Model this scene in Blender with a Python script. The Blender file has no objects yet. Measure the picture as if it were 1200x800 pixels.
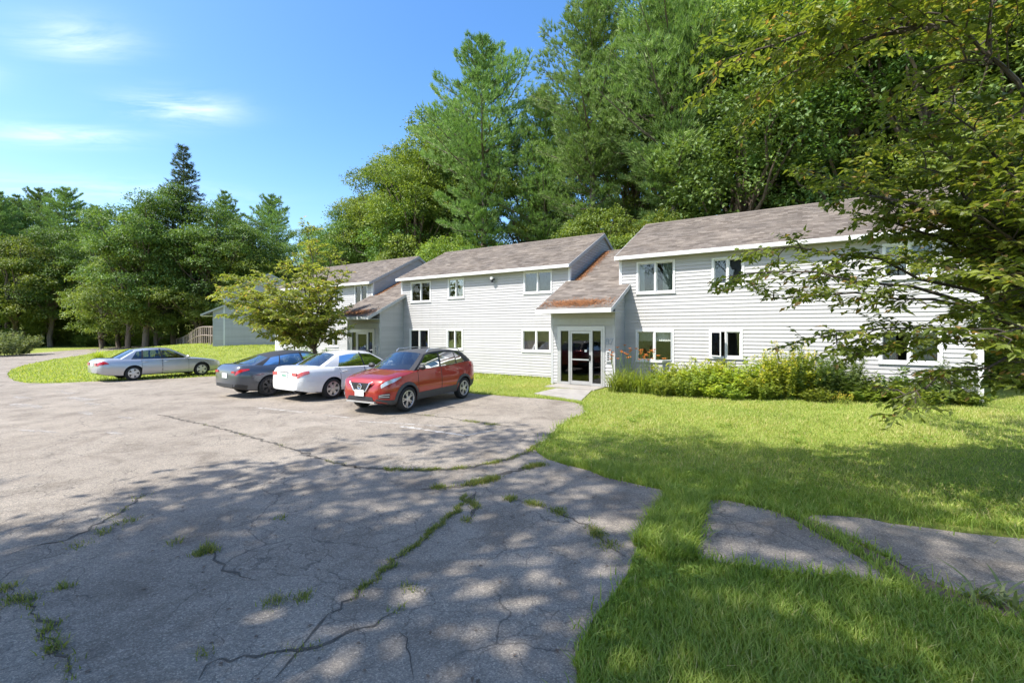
import bpy, bmesh, math, random
import numpy as np
from mathutils import Vector, Matrix
from mathutils.geometry import delaunay_2d_cdt

# ------------------------------------------------------------------ camera, sky, sun, exposure
SC = bpy.context.scene
COL = SC.collection
F = 16.0 / 36.0 * 1200.0          # focal length in photo pixels (1200 wide)
HZ = 386.0                        # horizon row in the photo
CAMZ = 2.18
cam = bpy.data.cameras.new('camera'); cam.lens = 16.0; cam.sensor_width = 36.0
cam.shift_y = -14.0 / 1200.0; cam.clip_end = 3000.0; cam.clip_start = 0.05
camo = bpy.data.objects.new('camera', cam); COL.objects.link(camo)
camo.location = (0, 0, CAMZ); camo.rotation_euler = (math.radians(90), 0, 0)
SC.camera = camo

ES = np.array([0.837, -0.547]); EN = np.array([0.547, 0.837])      # along the facades / into the buildings
SUN_TO = Vector((-1.018, -0.529, 1.60)).normalized()               # towards the sun
SUN_EL = math.asin(SUN_TO.z); SUN_AZ = math.atan2(SUN_TO.x, SUN_TO.y)

world = bpy.data.worlds.new('World'); SC.world = world; world.use_nodes = True
wn, wl = world.node_tree.nodes, world.node_tree.links
wn.clear()
wout = wn.new('ShaderNodeOutputWorld'); wbg = wn.new('ShaderNodeBackground')
sky = wn.new('ShaderNodeTexSky'); sky.sky_type = 'NISHITA'; sky.sun_disc = False
sky.sun_elevation = SUN_EL; sky.sun_rotation = SUN_AZ % (2 * math.pi)
sky.air_density = 1.0; sky.dust_density = 1.5; sky.ozone_density = 1.0
wbg.inputs['Strength'].default_value = 0.15
# thin cirrus on a high plane: direction.xy / direction.z
tcw = wn.new('ShaderNodeTexCoord'); sepw = wn.new('ShaderNodeSeparateXYZ'); wl.new(tcw.outputs['Generated'], sepw.inputs[0])
def wmath(op, a, b=None, c=None):
    n = wn.new('ShaderNodeMath'); n.operation = op
    for i, v in enumerate((a, b, c)):
        if v is None: continue
        if isinstance(v, (int, float)): n.inputs[i].default_value = v
        else: wl.new(v, n.inputs[i])
    return n.outputs[0]
zc = wmath('MAXIMUM', sepw.outputs['Z'], 0.02)
pu = wmath('DIVIDE', sepw.outputs['X'], zc); pv = wmath('DIVIDE', sepw.outputs['Y'], zc)
cmb = wn.new('ShaderNodeCombineXYZ'); wl.new(pu, cmb.inputs[0]); wl.new(pv, cmb.inputs[1])
nzw = wn.new('ShaderNodeTexNoise'); nzw.inputs['Scale'].default_value = 1.9; nzw.inputs['Detail'].default_value = 9
nzw.inputs['Roughness'].default_value = 0.62; nzw.inputs['Distortion'].default_value = 0.6
mpw = wn.new('ShaderNodeMapping'); mpw.inputs['Rotation'].default_value = (0, 0, 0.5); mpw.inputs['Scale'].default_value = (0.8, 2.0, 1)
wl.new(cmb.outputs[0], mpw.inputs[0]); wl.new(mpw.outputs[0], nzw.inputs['Vector'])
tot = None
for (cx, cy, rx, ry, rot, amp) in ((-1.52, 1.58, 0.20, 0.10, -0.25, 0.72), (-1.50, 2.06, 0.22, 0.14, -0.15, 0.72), (-2.35, 2.35, 0.36, 0.13, 0.0, 0.6),
                                   (-2.9, 3.3, 0.8, 0.3, 0.1, 0.3), (1.9, -1.2, 0.6, 0.3, 0.5, 0.9), (-1.2, -2.0, 0.7, 0.25, 0.2, 0.8), (2.4, 1.6, 0.5, 0.25, 0.1, 0.8), (-2.3,1.72,.22,.12,0,.7)):
    dx = wmath('SUBTRACT', pu, cx); dy = wmath('SUBTRACT', pv, cy)
    c, s = math.cos(rot), math.sin(rot)
    a = wmath('MULTIPLY_ADD', dx, c / rx, wmath('MULTIPLY', dy, s / rx)); b = wmath('MULTIPLY_ADD', dx, -s / ry, wmath('MULTIPLY', dy, c / ry))
    r2 = wmath('ADD', wmath('MULTIPLY', a, a), wmath('MULTIPLY', b, b))
    g = wmath('MULTIPLY', wmath('POWER', 2.718, wmath('MULTIPLY', r2, -1.0)), amp)
    tot = g if tot is None else wmath('ADD', tot, g)
nz01 = wn.new('ShaderNodeMapRange'); nz01.inputs[1].default_value = 0.36; nz01.inputs[2].default_value = 0.74
wl.new(nzw.outputs['Fac'], nz01.inputs[0])
cl = wmath('MULTIPLY', tot, nz01.outputs[0]); cl = wmath('MINIMUM', wmath('MULTIPLY', cl, 1.0), 0.5)
mixw = wn.new('ShaderNodeMix'); mixw.data_type = 'RGBA'
wl.new(cl, mixw.inputs[0]); hsw = wn.new('ShaderNodeHueSaturation'); hsw.inputs['Saturation'].default_value = 1.34; hsw.inputs['Hue'].default_value = 0.503; hsw.inputs['Value'].default_value = 0.80; wl.new(sky.outputs[0], hsw.inputs['Color']); wl.new(hsw.outputs[0], mixw.inputs[6]); mixw.inputs[7].default_value = (4.6, 4.75, 4.9, 1)
wl.new(mixw.outputs[2], wbg.inputs['Color']); wl.new(wbg.outputs[0], wout.inputs[0])

sun = bpy.data.lights.new('sun', 'SUN'); sun.energy = 3.0; sun.angle = math.radians(0.53); sun.color = (1.0, 0.955, 0.88)
suno = bpy.data.objects.new('sun', sun); COL.objects.link(suno); suno.location = (-30, -20, 40)
suno.rotation_euler = (-SUN_TO).to_track_quat('-Z', 'Y').to_euler()

SC.view_settings.view_transform = 'Standard'; SC.view_settings.look = 'None'
SC.view_settings.gamma = 1.0; SC.view_settings.use_curve_mapping = False; SC.view_settings.exposure = 1.48
SC.cycles.max_bounces = 7; SC.cycles.diffuse_bounces = 3; SC.cycles.glossy_bounces = 3; SC.cycles.transmission_bounces = 4
SC.cycles.transparent_max_bounces = 8; SC.cycles.caustics_reflective = False; SC.cycles.caustics_refractive = False
SC.cycles.use_denoising = True

R = np.random.default_rng(7); random.seed(7)

# ------------------------------------------------------------------ materials
def pmat(name, col, rough=0.6, var=0.0, scale=8.0, metal=0.0, spec=0.5, bump=0.0, bscale=None, coat=0.0, col2=None, stretch=None, detail=5):
    m = bpy.data.materials.new(name); m.use_nodes = True
    n, l = m.node_tree.nodes, m.node_tree.links
    b = n['Principled BSDF']
    b.inputs['Roughness'].default_value = rough; b.inputs['Metallic'].default_value = metal
    b.inputs['Specular IOR Level'].default_value = spec; b.inputs['Coat Weight'].default_value = coat; b.inputs['Coat Roughness'].default_value = 0.04
    b.inputs['Base Color'].default_value = (*col, 1)
    tc = n.new('ShaderNodeTexCoord'); src = tc.outputs['Object']
    if stretch:
        mp = n.new('ShaderNodeMapping'); mp.inputs['Scale'].default_value = stretch; l.new(src, mp.inputs[0]); src = mp.outputs[0]
    if var > 0 or col2:
        nz = n.new('ShaderNodeTexNoise'); nz.inputs['Scale'].default_value = scale; nz.inputs['Detail'].default_value = detail; nz.inputs['Roughness'].default_value = 0.65
        l.new(src, nz.inputs['Vector'])
        rp = n.new('ShaderNodeValToRGB'); l.new(nz.outputs['Fac'], rp.inputs[0])
        c2 = col2 or tuple(min(1, c * (1 + var)) for c in col); c1 = col if col2 else tuple(c * (1 - var) for c in col)
        rp.color_ramp.elements[0].position = 0.32; rp.color_ramp.elements[1].position = 0.68
        rp.color_ramp.elements[0].color = (*c1, 1); rp.color_ramp.elements[1].color = (*c2, 1)
        l.new(rp.outputs[0], b.inputs['Base Color'])
    if bump > 0:
        nb = n.new('ShaderNodeTexNoise'); nb.inputs['Scale'].default_value = bscale or scale * 4; nb.inputs['Detail'].default_value = 6
        l.new(src, nb.inputs['Vector'])
        bp = n.new('ShaderNodeBump'); bp.inputs['Strength'].default_value = bump; bp.inputs['Distance'].default_value = 0.01
        l.new(nb.outputs['Fac'], bp.inputs['Height']); l.new(bp.outputs[0], b.inputs['Normal'])
    return m

def leafmat(name, cols, trans=0.35, rough=0.5, spec=0.35, tcol=None, objvar=0.10):
    """cols: list of colours along the per-leaf tint"""
    m = bpy.data.materials.new(name); m.use_nodes = True
    n, l = m.node_tree.nodes, m.node_tree.links
    b = n['Principled BSDF']; out = n['Material Output']
    b.inputs['Roughness'].default_value = rough; b.inputs['Specular IOR Level'].default_value = spec
    at = n.new('ShaderNodeAttribute'); at.attribute_name = 'tint'
    rp = n.new('ShaderNodeValToRGB'); l.new(at.outputs['Fac'], rp.inputs[0])
    e = rp.color_ramp.elements
    while len(e) < len(cols): e.new(0.5)
    for i, c in enumerate(cols):
        e[i].position = i / (len(cols) - 1); e[i].color = (*c, 1)
    oi = n.new('ShaderNodeObjectInfo'); hs = n.new('ShaderNodeHueSaturation')
    mr = n.new('ShaderNodeMapRange'); mr.inputs[3].default_value = 1 - objvar * 2; mr.inputs[4].default_value = 1 + objvar * 2
    l.new(oi.outputs['Random'], mr.inputs[0]); l.new(mr.outputs[0], hs.inputs['Value'])
    mr2 = n.new('ShaderNodeMapRange'); mr2.inputs[3].default_value = 0.5 - objvar * 0.12; mr2.inputs[4].default_value = 0.5 + objvar * 0.12
    l.new(oi.outputs['Random'], mr2.inputs[0]); l.new(mr2.outputs[0], hs.inputs['Hue'])
    l.new(rp.outputs[0], hs.inputs['Color']); l.new(hs.outputs[0], b.inputs['Base Color'])
    tr = n.new('ShaderNodeBsdfTranslucent')
    hs2 = n.new('ShaderNodeMix'); hs2.data_type = 'RGBA'; hs2.blend_type = 'MULTIPLY'; hs2.inputs[0].default_value = 1.0
    l.new(hs.outputs[0], hs2.inputs[6]); hs2.inputs[7].default_value = (*(tcol or (1.55, 1.5, 0.6)), 1)
    l.new(hs2.outputs[2], tr.inputs['Color'])
    mx = n.new('ShaderNodeMixShader'); mx.inputs[0].default_value = trans
    l.new(b.outputs[0], mx.inputs[1]); l.new(tr.outputs[0], mx.inputs[2]); l.new(mx.outputs[0], out.inputs[0])
    return m

def glassmat(name, tint=(0.5, 0.55, 0.55), ior=1.5, rough=0.02, boost=1.0):
    m = bpy.data.materials.new(name); m.use_nodes = True
    n, l = m.node_tree.nodes, m.node_tree.links
    n.remove(n['Principled BSDF']); out = n['Material Output']
    tr = n.new('ShaderNodeBsdfTransparent'); tr.inputs[0].default_value = (*tint, 1)
    gl = n.new('ShaderNodeBsdfGlossy'); gl.inputs['Roughness'].default_value = rough; gl.inputs['Color'].default_value = (0.95, 0.97, 1, 1)
    fr = n.new('ShaderNodeFresnel'); fr.inputs[0].default_value = ior
    mu = n.new('ShaderNodeMath'); mu.operation = 'MULTIPLY'; mu.use_clamp = True; mu.inputs[1].default_value = boost; l.new(fr.outputs[0], mu.inputs[0])
    mx = n.new('ShaderNodeMixShader'); l.new(mu.outputs[0], mx.inputs[0]); l.new(tr.outputs[0], mx.inputs[1]); l.new(gl.outputs[0], mx.inputs[2])
    l.new(mx.outputs[0], out.inputs[0])
    return m

M = {}
M['siding'] = pmat('white_vinyl_siding', (0.44, 0.432, 0.43), 0.5, 0.05, 1.3, spec=0.3, bump=0.05, bscale=60, stretch=(0.4, 0.4, 3))
M['trim'] = pmat('white_trim', (0.68, 0.68, 0.67), 0.45, 0.04, 3)
M['trimgrey'] = pmat('grey_trim', (0.40, 0.405, 0.41), 0.55, 0.08, 4)
M['soffit'] = pmat('soffit', (0.45, 0.45, 0.42), 0.6, 0.06, 4)
M['foundation'] = pmat('foundation_concrete', (0.33, 0.32, 0.3), 0.9, 0.2, 3, bump=0.3)
M['concrete'] = pmat('concrete', (0.29, 0.27, 0.24), 0.9, 0.18, 2.2, bump=0.35, bscale=40)
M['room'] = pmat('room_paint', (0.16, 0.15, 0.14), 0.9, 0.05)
M['curtain'] = pmat('white_curtain', (0.62, 0.62, 0.58), 0.9, 0.06, 5)
M['blind'] = pmat('tan_blind', (0.36, 0.24, 0.16), 0.8, 0.1, 6)
M['greenblind'] = pmat('green_curtain', (0.42, 0.48, 0.40), 0.85, 0.1, 4)
M['glass'] = glassmat('window_glass', (0.82, 0.85, 0.85), 1.5, 0.015, 1.3)
M['doorglass'] = glassmat('door_glass', (0.42, 0.43, 0.42), 1.5, 0.015, 1.2)
M['alu'] = pmat('aluminium', (0.46, 0.46, 0.45), 0.4, 0.04, 6, metal=0.5)
M['blackm'] = pmat('black_metal', (0.02, 0.02, 0.022), 0.45, 0.1, 10)
M['wood'] = pmat('weathered_wood', (0.26, 0.21, 0.18), 0.85, 0.3, 4, bump=0.3, stretch=(1, 1, 5))
M['interior_brown'] = pmat('brown_interior', (0.13, 0.06, 0.035), 0.7, 0.3, 2)
M['white_paper'] = pmat('paper', (0.8, 0.8, 0.76), 0.7)
M['bark'] = pmat('bark', (0.14, 0.105, 0.08), 0.9, 0.4, 5, bump=0.8, bscale=14, stretch=(1, 1, 0.25))
M['pinebark'] = pmat('pine_bark', (0.15, 0.12, 0.10), 0.9, 0.4, 5, bump=0.8, bscale=14, stretch=(1, 1, 0.25))
M['dkbark'] = pmat('dark_bark', (0.075, 0.058, 0.045), 0.85, 0.35, 9, bump=0.6, bscale=20)
M['needles_litter'] = pmat('rust_needles', (0.24, 0.10, 0.035), 0.9, 0.4, 6)
M['paint_line'] = pmat('worn_white_paint', (0.42, 0.40, 0.37), 0.85, 0.2, 9)
M['crack'] = pmat('crack_dirt', (0.085, 0.074, 0.06), 0.95, 0.4, 12)
M['soil'] = pmat('bare_soil', (0.15, 0.11, 0.08), 0.95, 0.35, 4, bump=0.5)

M['leaf_decid'] = leafmat('oak_leaves', [(0.056, 0.100, 0.024), (0.118, 0.202, 0.050), (0.212, 0.302, 0.086)], 0.30)
M['leaf_maple'] = leafmat('maple_leaves', [(0.065, 0.110, 0.025), (0.170, 0.240, 0.048), (0.295, 0.350, 0.080)], 0.32)
M['needle'] = leafmat('pine_needles', [(0.080, 0.130, 0.045), (0.190, 0.275, 0.085), (0.320, 0.395, 0.130)], 0.28, 0.55, 0.3, (1.15, 1.4, 0.7))
M['needle_dark'] = leafmat('spruce_needles', [(0.030, 0.060, 0.026), (0.065, 0.110, 0.038), (0.120, 0.165, 0.055)], 0.28, 0.55, 0.3)
M['leaf_olive'] = leafmat('olive_leaves', [(0.085, 0.115, 0.020), (0.165, 0.215, 0.040), (0.255, 0.295, 0.060), (0.33, 0.215, 0.085)], 0.48, 0.42, 0.5, objvar=0.0)
M['leaf_shrub'] = leafmat('shrub_leaves', [(0.105, 0.165, 0.028), (0.215, 0.285, 0.050), (0.350, 0.400, 0.080)], 0.45)
M['leaf_yellow'] = leafmat('goldenrod_leaves', [(0.17, 0.235, 0.030), (0.31, 0.375, 0.045), (0.47, 0.49, 0.07)], 0.45)
M['leaf_dark'] = leafmat('dark_leaves', [(0.035, 0.070, 0.020), (0.105, 0.165, 0.040), (0.185, 0.245, 0.075)], 0.38)
M['leaf_pale'] = leafmat('pale_leaves', [(0.09, 0.13, 0.05), (0.16, 0.20, 0.08), (0.25, 0.28, 0.13)], 0.3)
M['grass'] = leafmat('lawn_grass', [(0.125, 0.195, 0.030), (0.228, 0.325, 0.055), (0.345, 0.405, 0.095), (0.55, 0.47, 0.24)], 0.42, 0.55, 0.3, objvar=0.0)
M['weed_dry'] = leafmat('dry_weeds', [(0.085, 0.13, 0.022), (0.17, 0.21, 0.045), (0.27, 0.28, 0.08), (0.42, 0.35, 0.17)], 0.38, 0.6, 0.25, objvar=0.0)
M['leaf_crab'] = leafmat('crabapple_leaves', [(0.13, 0.17, 0.035), (0.23, 0.275, 0.06), (0.33, 0.355, 0.09), (0.40, 0.29, 0.13)], 0.45, 0.5, 0.35, objvar=0.0)
M['lily_flower'] = pmat('orange_petals', (0.62, 0.20, 0.04), 0.6, 0.2, 20)
M['gold_flower'] = pmat('yellow_petals', (0.60, 0.47, 0.05), 0.7, 0.2, 20)

def asphalt_material():
    m = bpy.data.materials.new('old_asphalt'); m.use_nodes = True
    n, l = m.node_tree.nodes, m.node_tree.links; b = n['Principled BSDF']
    tc = n.new('ShaderNodeTexCoord'); P = tc.outputs['Object']
    def noise(sc, det=5, rough=0.6, dist=0.0):
        k = n.new('ShaderNodeTexNoise'); k.inputs['Scale'].default_value = sc; k.inputs['Detail'].default_value = det
        k.inputs['Roughness'].default_value = rough; k.inputs['Distortion'].default_value = dist; l.new(P, k.inputs['Vector']); return k.outputs['Fac']
    def ramp(src, stops):
        r = n.new('ShaderNodeValToRGB'); l.new(src, r.inputs[0]); e = r.color_ramp.elements
        while len(e) < len(stops): e.new(0.5)
        for i, (p, c) in enumerate(stops): e[i].position = p; e[i].color = (*c, 1) if len(c) == 3 else c
        return r.outputs[0]
    def mix(fac, a, b_, mode='MIX'):
        x = n.new('ShaderNodeMix'); x.data_type = 'RGBA'; x.blend_type = mode
        if isinstance(fac, (int, float)): x.inputs[0].default_value = fac
        else: l.new(fac, x.inputs[0])
        for i, v in ((6, a), (7, b_)):
            if isinstance(v, tuple): x.inputs[i].default_value = (*v, 1)
            else: l.new(v, x.inputs[i])
        return x.outputs[2]
    base = ramp(noise(0.35, 6, 0.62), [(0.3, (0.228, 0.198, 0.163)), (0.52, (0.278, 0.245, 0.202)), (0.72, (0.318, 0.282, 0.236))])
    # aggregate: stones of light and dark grit
    vo = n.new('ShaderNodeTexVoronoi'); vo.inputs['Scale'].default_value = 115; l.new(P, vo.inputs['Vector'])
    sep = n.new('ShaderNodeSeparateColor'); l.new(vo.outputs['Color'], sep.inputs[0])
    grit = ramp(sep.outputs[0], [(0.0, (0.45, 0.45, 0.46)), (0.45, (0.85, 0.85, 0.86)), (0.8, (1.08, 1.07, 1.05)), (1.0, (1.9, 1.85, 1.8))])
    c = mix(0.62, base, grit, 'MULTIPLY')
    fine = ramp(noise(42, 4, 0.7), [(0.3, (0.72, 0.72, 0.73)), (0.7, (1.25, 1.24, 1.22))])
    c = mix(0.7, c, fine, 'MULTIPLY')
    st = ramp(noise(1.1, 7, 0.7, 0.5), [(0.36, (0.66, 0.64, 0.62)), (0.52, (1, 1, 1)), (0.72, (1.12, 1.11, 1.09))])
    c = mix(0.85, c, st, 'MULTIPLY')
    # fine hairline cracks, only in worn areas
    nzv = n.new('ShaderNodeTexNoise'); nzv.inputs['Scale'].default_value = 1.6; nzv.inputs['Detail'].default_value = 6; l.new(P, nzv.inputs['Vector'])
    add = n.new('ShaderNodeMix'); add.data_type = 'RGBA'; add.blend_type = 'LINEAR_LIGHT'; add.inputs[0].default_value = 0.38
    l.new(P, add.inputs[6]); l.new(nzv.outputs['Color'], add.inputs[7])
    heights = None
    for sc_, wd, k in ((0.55, 0.006, 0.8), (1.5, 0.011, 0.7), (3.6, 0.018, 0.5)):
        v2 = n.new('ShaderNodeTexVoronoi'); v2.feature = 'DISTANCE_TO_EDGE'; v2.inputs['Scale'].default_value = sc_; l.new(add.outputs[2], v2.inputs['Vector'])
        line = ramp(v2.outputs['Distance'], [(0.0, (1, 1, 1)), (wd, (0, 0, 0))])
        gate = ramp(noise(0.45 * sc_ ** 0.5 + 0.2, 3), [(0.42, (0, 0, 0)), (0.54, (1, 1, 1))])
        f = n.new('ShaderNodeMix'); f.data_type = 'RGBA'; f.blend_type = 'MULTIPLY'; f.inputs[0].default_value = 1; l.new(line, f.inputs[6]); l.new(gate, f.inputs[7])
        g = n.new('ShaderNodeMath'); g.operation = 'MULTIPLY'; g.inputs[1].default_value = k; l.new(f.outputs[2], g.inputs[0])
        c = mix(g.outputs[0], c, (0.055, 0.05, 0.045))
    l.new(c, b.inputs['Base Color'])
    b.inputs['Roughness'].default_value = 0.88; b.inputs['Specular IOR Level'].default_value = 0.3
    bp = n.new('ShaderNodeBump'); bp.inputs['Strength'].default_value = 0.55; bp.inputs['Distance'].default_value = 0.006
    l.new(vo.outputs['Distance'], bp.inputs['Height']); l.new(bp.outputs[0], b.inputs['Normal'])
    return m
M['asphalt'] = asphalt_material()
def worn(m, lo, hi, scale):      # paint flaked off in patches, so the asphalt shows through
    n, l = m.node_tree.nodes, m.node_tree.links; tc = n.new('ShaderNodeTexCoord'); nz = n.new('ShaderNodeTexNoise'); nz.inputs['Scale'].default_value = scale; nz.inputs['Detail'].default_value = 8; nz.inputs['Roughness'].default_value = 0.75
    l.new(tc.outputs['Object'], nz.inputs['Vector']); mr = n.new('ShaderNodeMapRange'); mr.inputs[1].default_value = lo; mr.inputs[2].default_value = hi; l.new(nz.outputs['Fac'], mr.inputs[0])
    tr = n.new('ShaderNodeBsdfTransparent'); mx = n.new('ShaderNodeMixShader'); l.new(mr.outputs[0], mx.inputs[0]); l.new(tr.outputs[0], mx.inputs[1]); l.new(n['Principled BSDF'].outputs[0], mx.inputs[2]); l.new(mx.outputs[0], n['Material Output'].inputs[0])
M['bleach'] = pmat('bleached_sealer', (0.36, 0.335, 0.30), 0.9, 0.15, 6)
worn(M['bleach'], 0.38, 0.66, 3.0); worn(M['paint_line'], 0.30, 0.55, 7.0)
def board_tone(m, amt):          # every board ages a little differently
    n, l = m.node_tree.nodes, m.node_tree.links; b = n['Principled BSDF']; src = b.inputs['Base Color'].links[0].from_socket; oi = n.new('ShaderNodeObjectInfo'); mr = n.new('ShaderNodeMapRange'); mr.inputs[3].default_value = 1-amt; mr.inputs[4].default_value = 1+amt*0.6
    l.new(oi.outputs['Random'], mr.inputs[0]); hs = n.new('ShaderNodeHueSaturation'); l.new(mr.outputs[0], hs.inputs['Value']); l.new(src, hs.inputs['Color'])
    tc = n.new('ShaderNodeTexCoord'); mp = n.new('ShaderNodeMapping'); mp.inputs['Scale'].default_value = (2.2, 2.2, 0.22); l.new(tc.outputs['Object'], mp.inputs[0]); nz = n.new('ShaderNodeTexNoise'); nz.inputs['Scale'].default_value = 1.6; nz.inputs['Detail'].default_value = 7; l.new(mp.outputs[0], nz.inputs['Vector'])
    rp = n.new('ShaderNodeValToRGB'); l.new(nz.outputs['Fac'], rp.inputs[0]); e = rp.color_ramp.elements; e[0].position = 0.30; e[0].color = (0.80, 0.81, 0.77, 1); e[1].position = 0.50; e[1].color = (1, 1, 1, 1)
    mx = n.new('ShaderNodeMix'); mx.data_type = 'RGBA'; mx.blend_type = 'MULTIPLY'; mx.inputs[0].default_value = 0.28; l.new(hs.outputs[0], mx.inputs[6]); l.new(rp.outputs[0], mx.inputs[7]); l.new(mx.outputs[2], b.inputs['Base Color'])
board_tone(M['siding'], 0.07)

def ground_material():
    m = bpy.data.materials.new('lawn_ground'); m.use_nodes = True
    n, l = m.node_tree.nodes, m.node_tree.links; b = n['Principled BSDF']
    tc = n.new('ShaderNodeTexCoord'); P = tc.outputs['Object']
    def nz(sc, det=6, r=0.65):
        k = n.new('ShaderNodeTexNoise'); k.inputs['Scale'].default_value = sc; k.inputs['Detail'].default_value = det; k.inputs['Roughness'].default_value = r; l.new(P, k.inputs['Vector']); return k.outputs['Fac']
    r1 = n.new('ShaderNodeValToRGB'); l.new(nz(0.5), r1.inputs[0]); e = r1.color_ramp.elements
    e[0].position = 0.34; e[0].color = (0.17, 0.21, 0.045, 1); e[1].position = 0.66; e[1].color = (0.29, 0.325, 0.080, 1); x = e.new(0.8); x.color = (0.30, 0.26, 0.11, 1)
    r2 = n.new('ShaderNodeValToRGB'); l.new(nz(14, 8, 0.75), r2.inputs[0]); e = r2.color_ramp.elements
    e[0].position = 0.3; e[0].color = (0.5, 0.5, 0.5, 1); e[1].position = 0.7; e[1].color = (1.35, 1.35, 1.2, 1)
    mx = n.new('ShaderNodeMix'); mx.data_type = 'RGBA'; mx.blend_type = 'MULTIPLY'; mx.inputs[0].default_value = 1
    l.new(r1.outputs[0], mx.inputs[6]); l.new(r2.outputs[0], mx.inputs[7]); l.new(mx.outputs[2], b.inputs['Base Color'])
    b.inputs['Roughness'].default_value = 0.95; b.inputs['Specular IOR Level'].default_value = 0.1
    bp = n.new('ShaderNodeBump'); bp.inputs['Strength'].default_value = 0.8; bp.inputs['Distance'].default_value = 0.04
    l.new(nz(22, 8, 0.8), bp.inputs['Height']); l.new(bp.outputs[0], b.inputs['Normal'])
    return m
M['ground'] = ground_material()

def shingle_material():
    m = bpy.data.materials.new('weathered_shingles'); m.use_nodes = True
    n, l = m.node_tree.nodes, m.node_tree.links; b = n['Principled BSDF']
    tc = n.new('ShaderNodeTexCoord')
    at = n.new('ShaderNodeAttribute'); at.attribute_name = 'tint'
    rp = n.new('ShaderNodeValToRGB'); l.new(at.outputs['Fac'], rp.inputs[0]); e = rp.color_ramp.elements
    e[0].color = (0.122, 0.103, 0.088, 1); e[1].color = (0.232, 0.203, 0.176, 1)
    nz = n.new('ShaderNodeTexNoise'); nz.inputs['Scale'].default_value = 0.9; nz.inputs['Detail'].default_value = 8; nz.inputs['Roughness'].default_value = 0.7; l.new(tc.outputs['Object'], nz.inputs['Vector'])
    r2 = n.new('ShaderNodeValToRGB'); l.new(nz.outputs['Fac'], r2.inputs[0]); e = r2.color_ramp.elements
    e[0].position = 0.3; e[0].color = (0.72, 0.72, 0.74, 1); e[1].position = 0.72; e[1].color = (1.2, 1.17, 1.12, 1)
    mx = n.new('ShaderNodeMix'); mx.data_type = 'RGBA'; mx.blend_type = 'MULTIPLY'; mx.inputs[0].default_value = 1
    l.new(rp.outputs[0], mx.inputs[6]); l.new(r2.outputs[0], mx.inputs[7]); l.new(mx.outputs[2], b.inputs['Base Color'])
    b.inputs['Roughness'].default_value = 0.9; b.inputs['Specular IOR Level'].default_value = 0.25
    return m
M['shingle'] = shingle_material()

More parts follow.
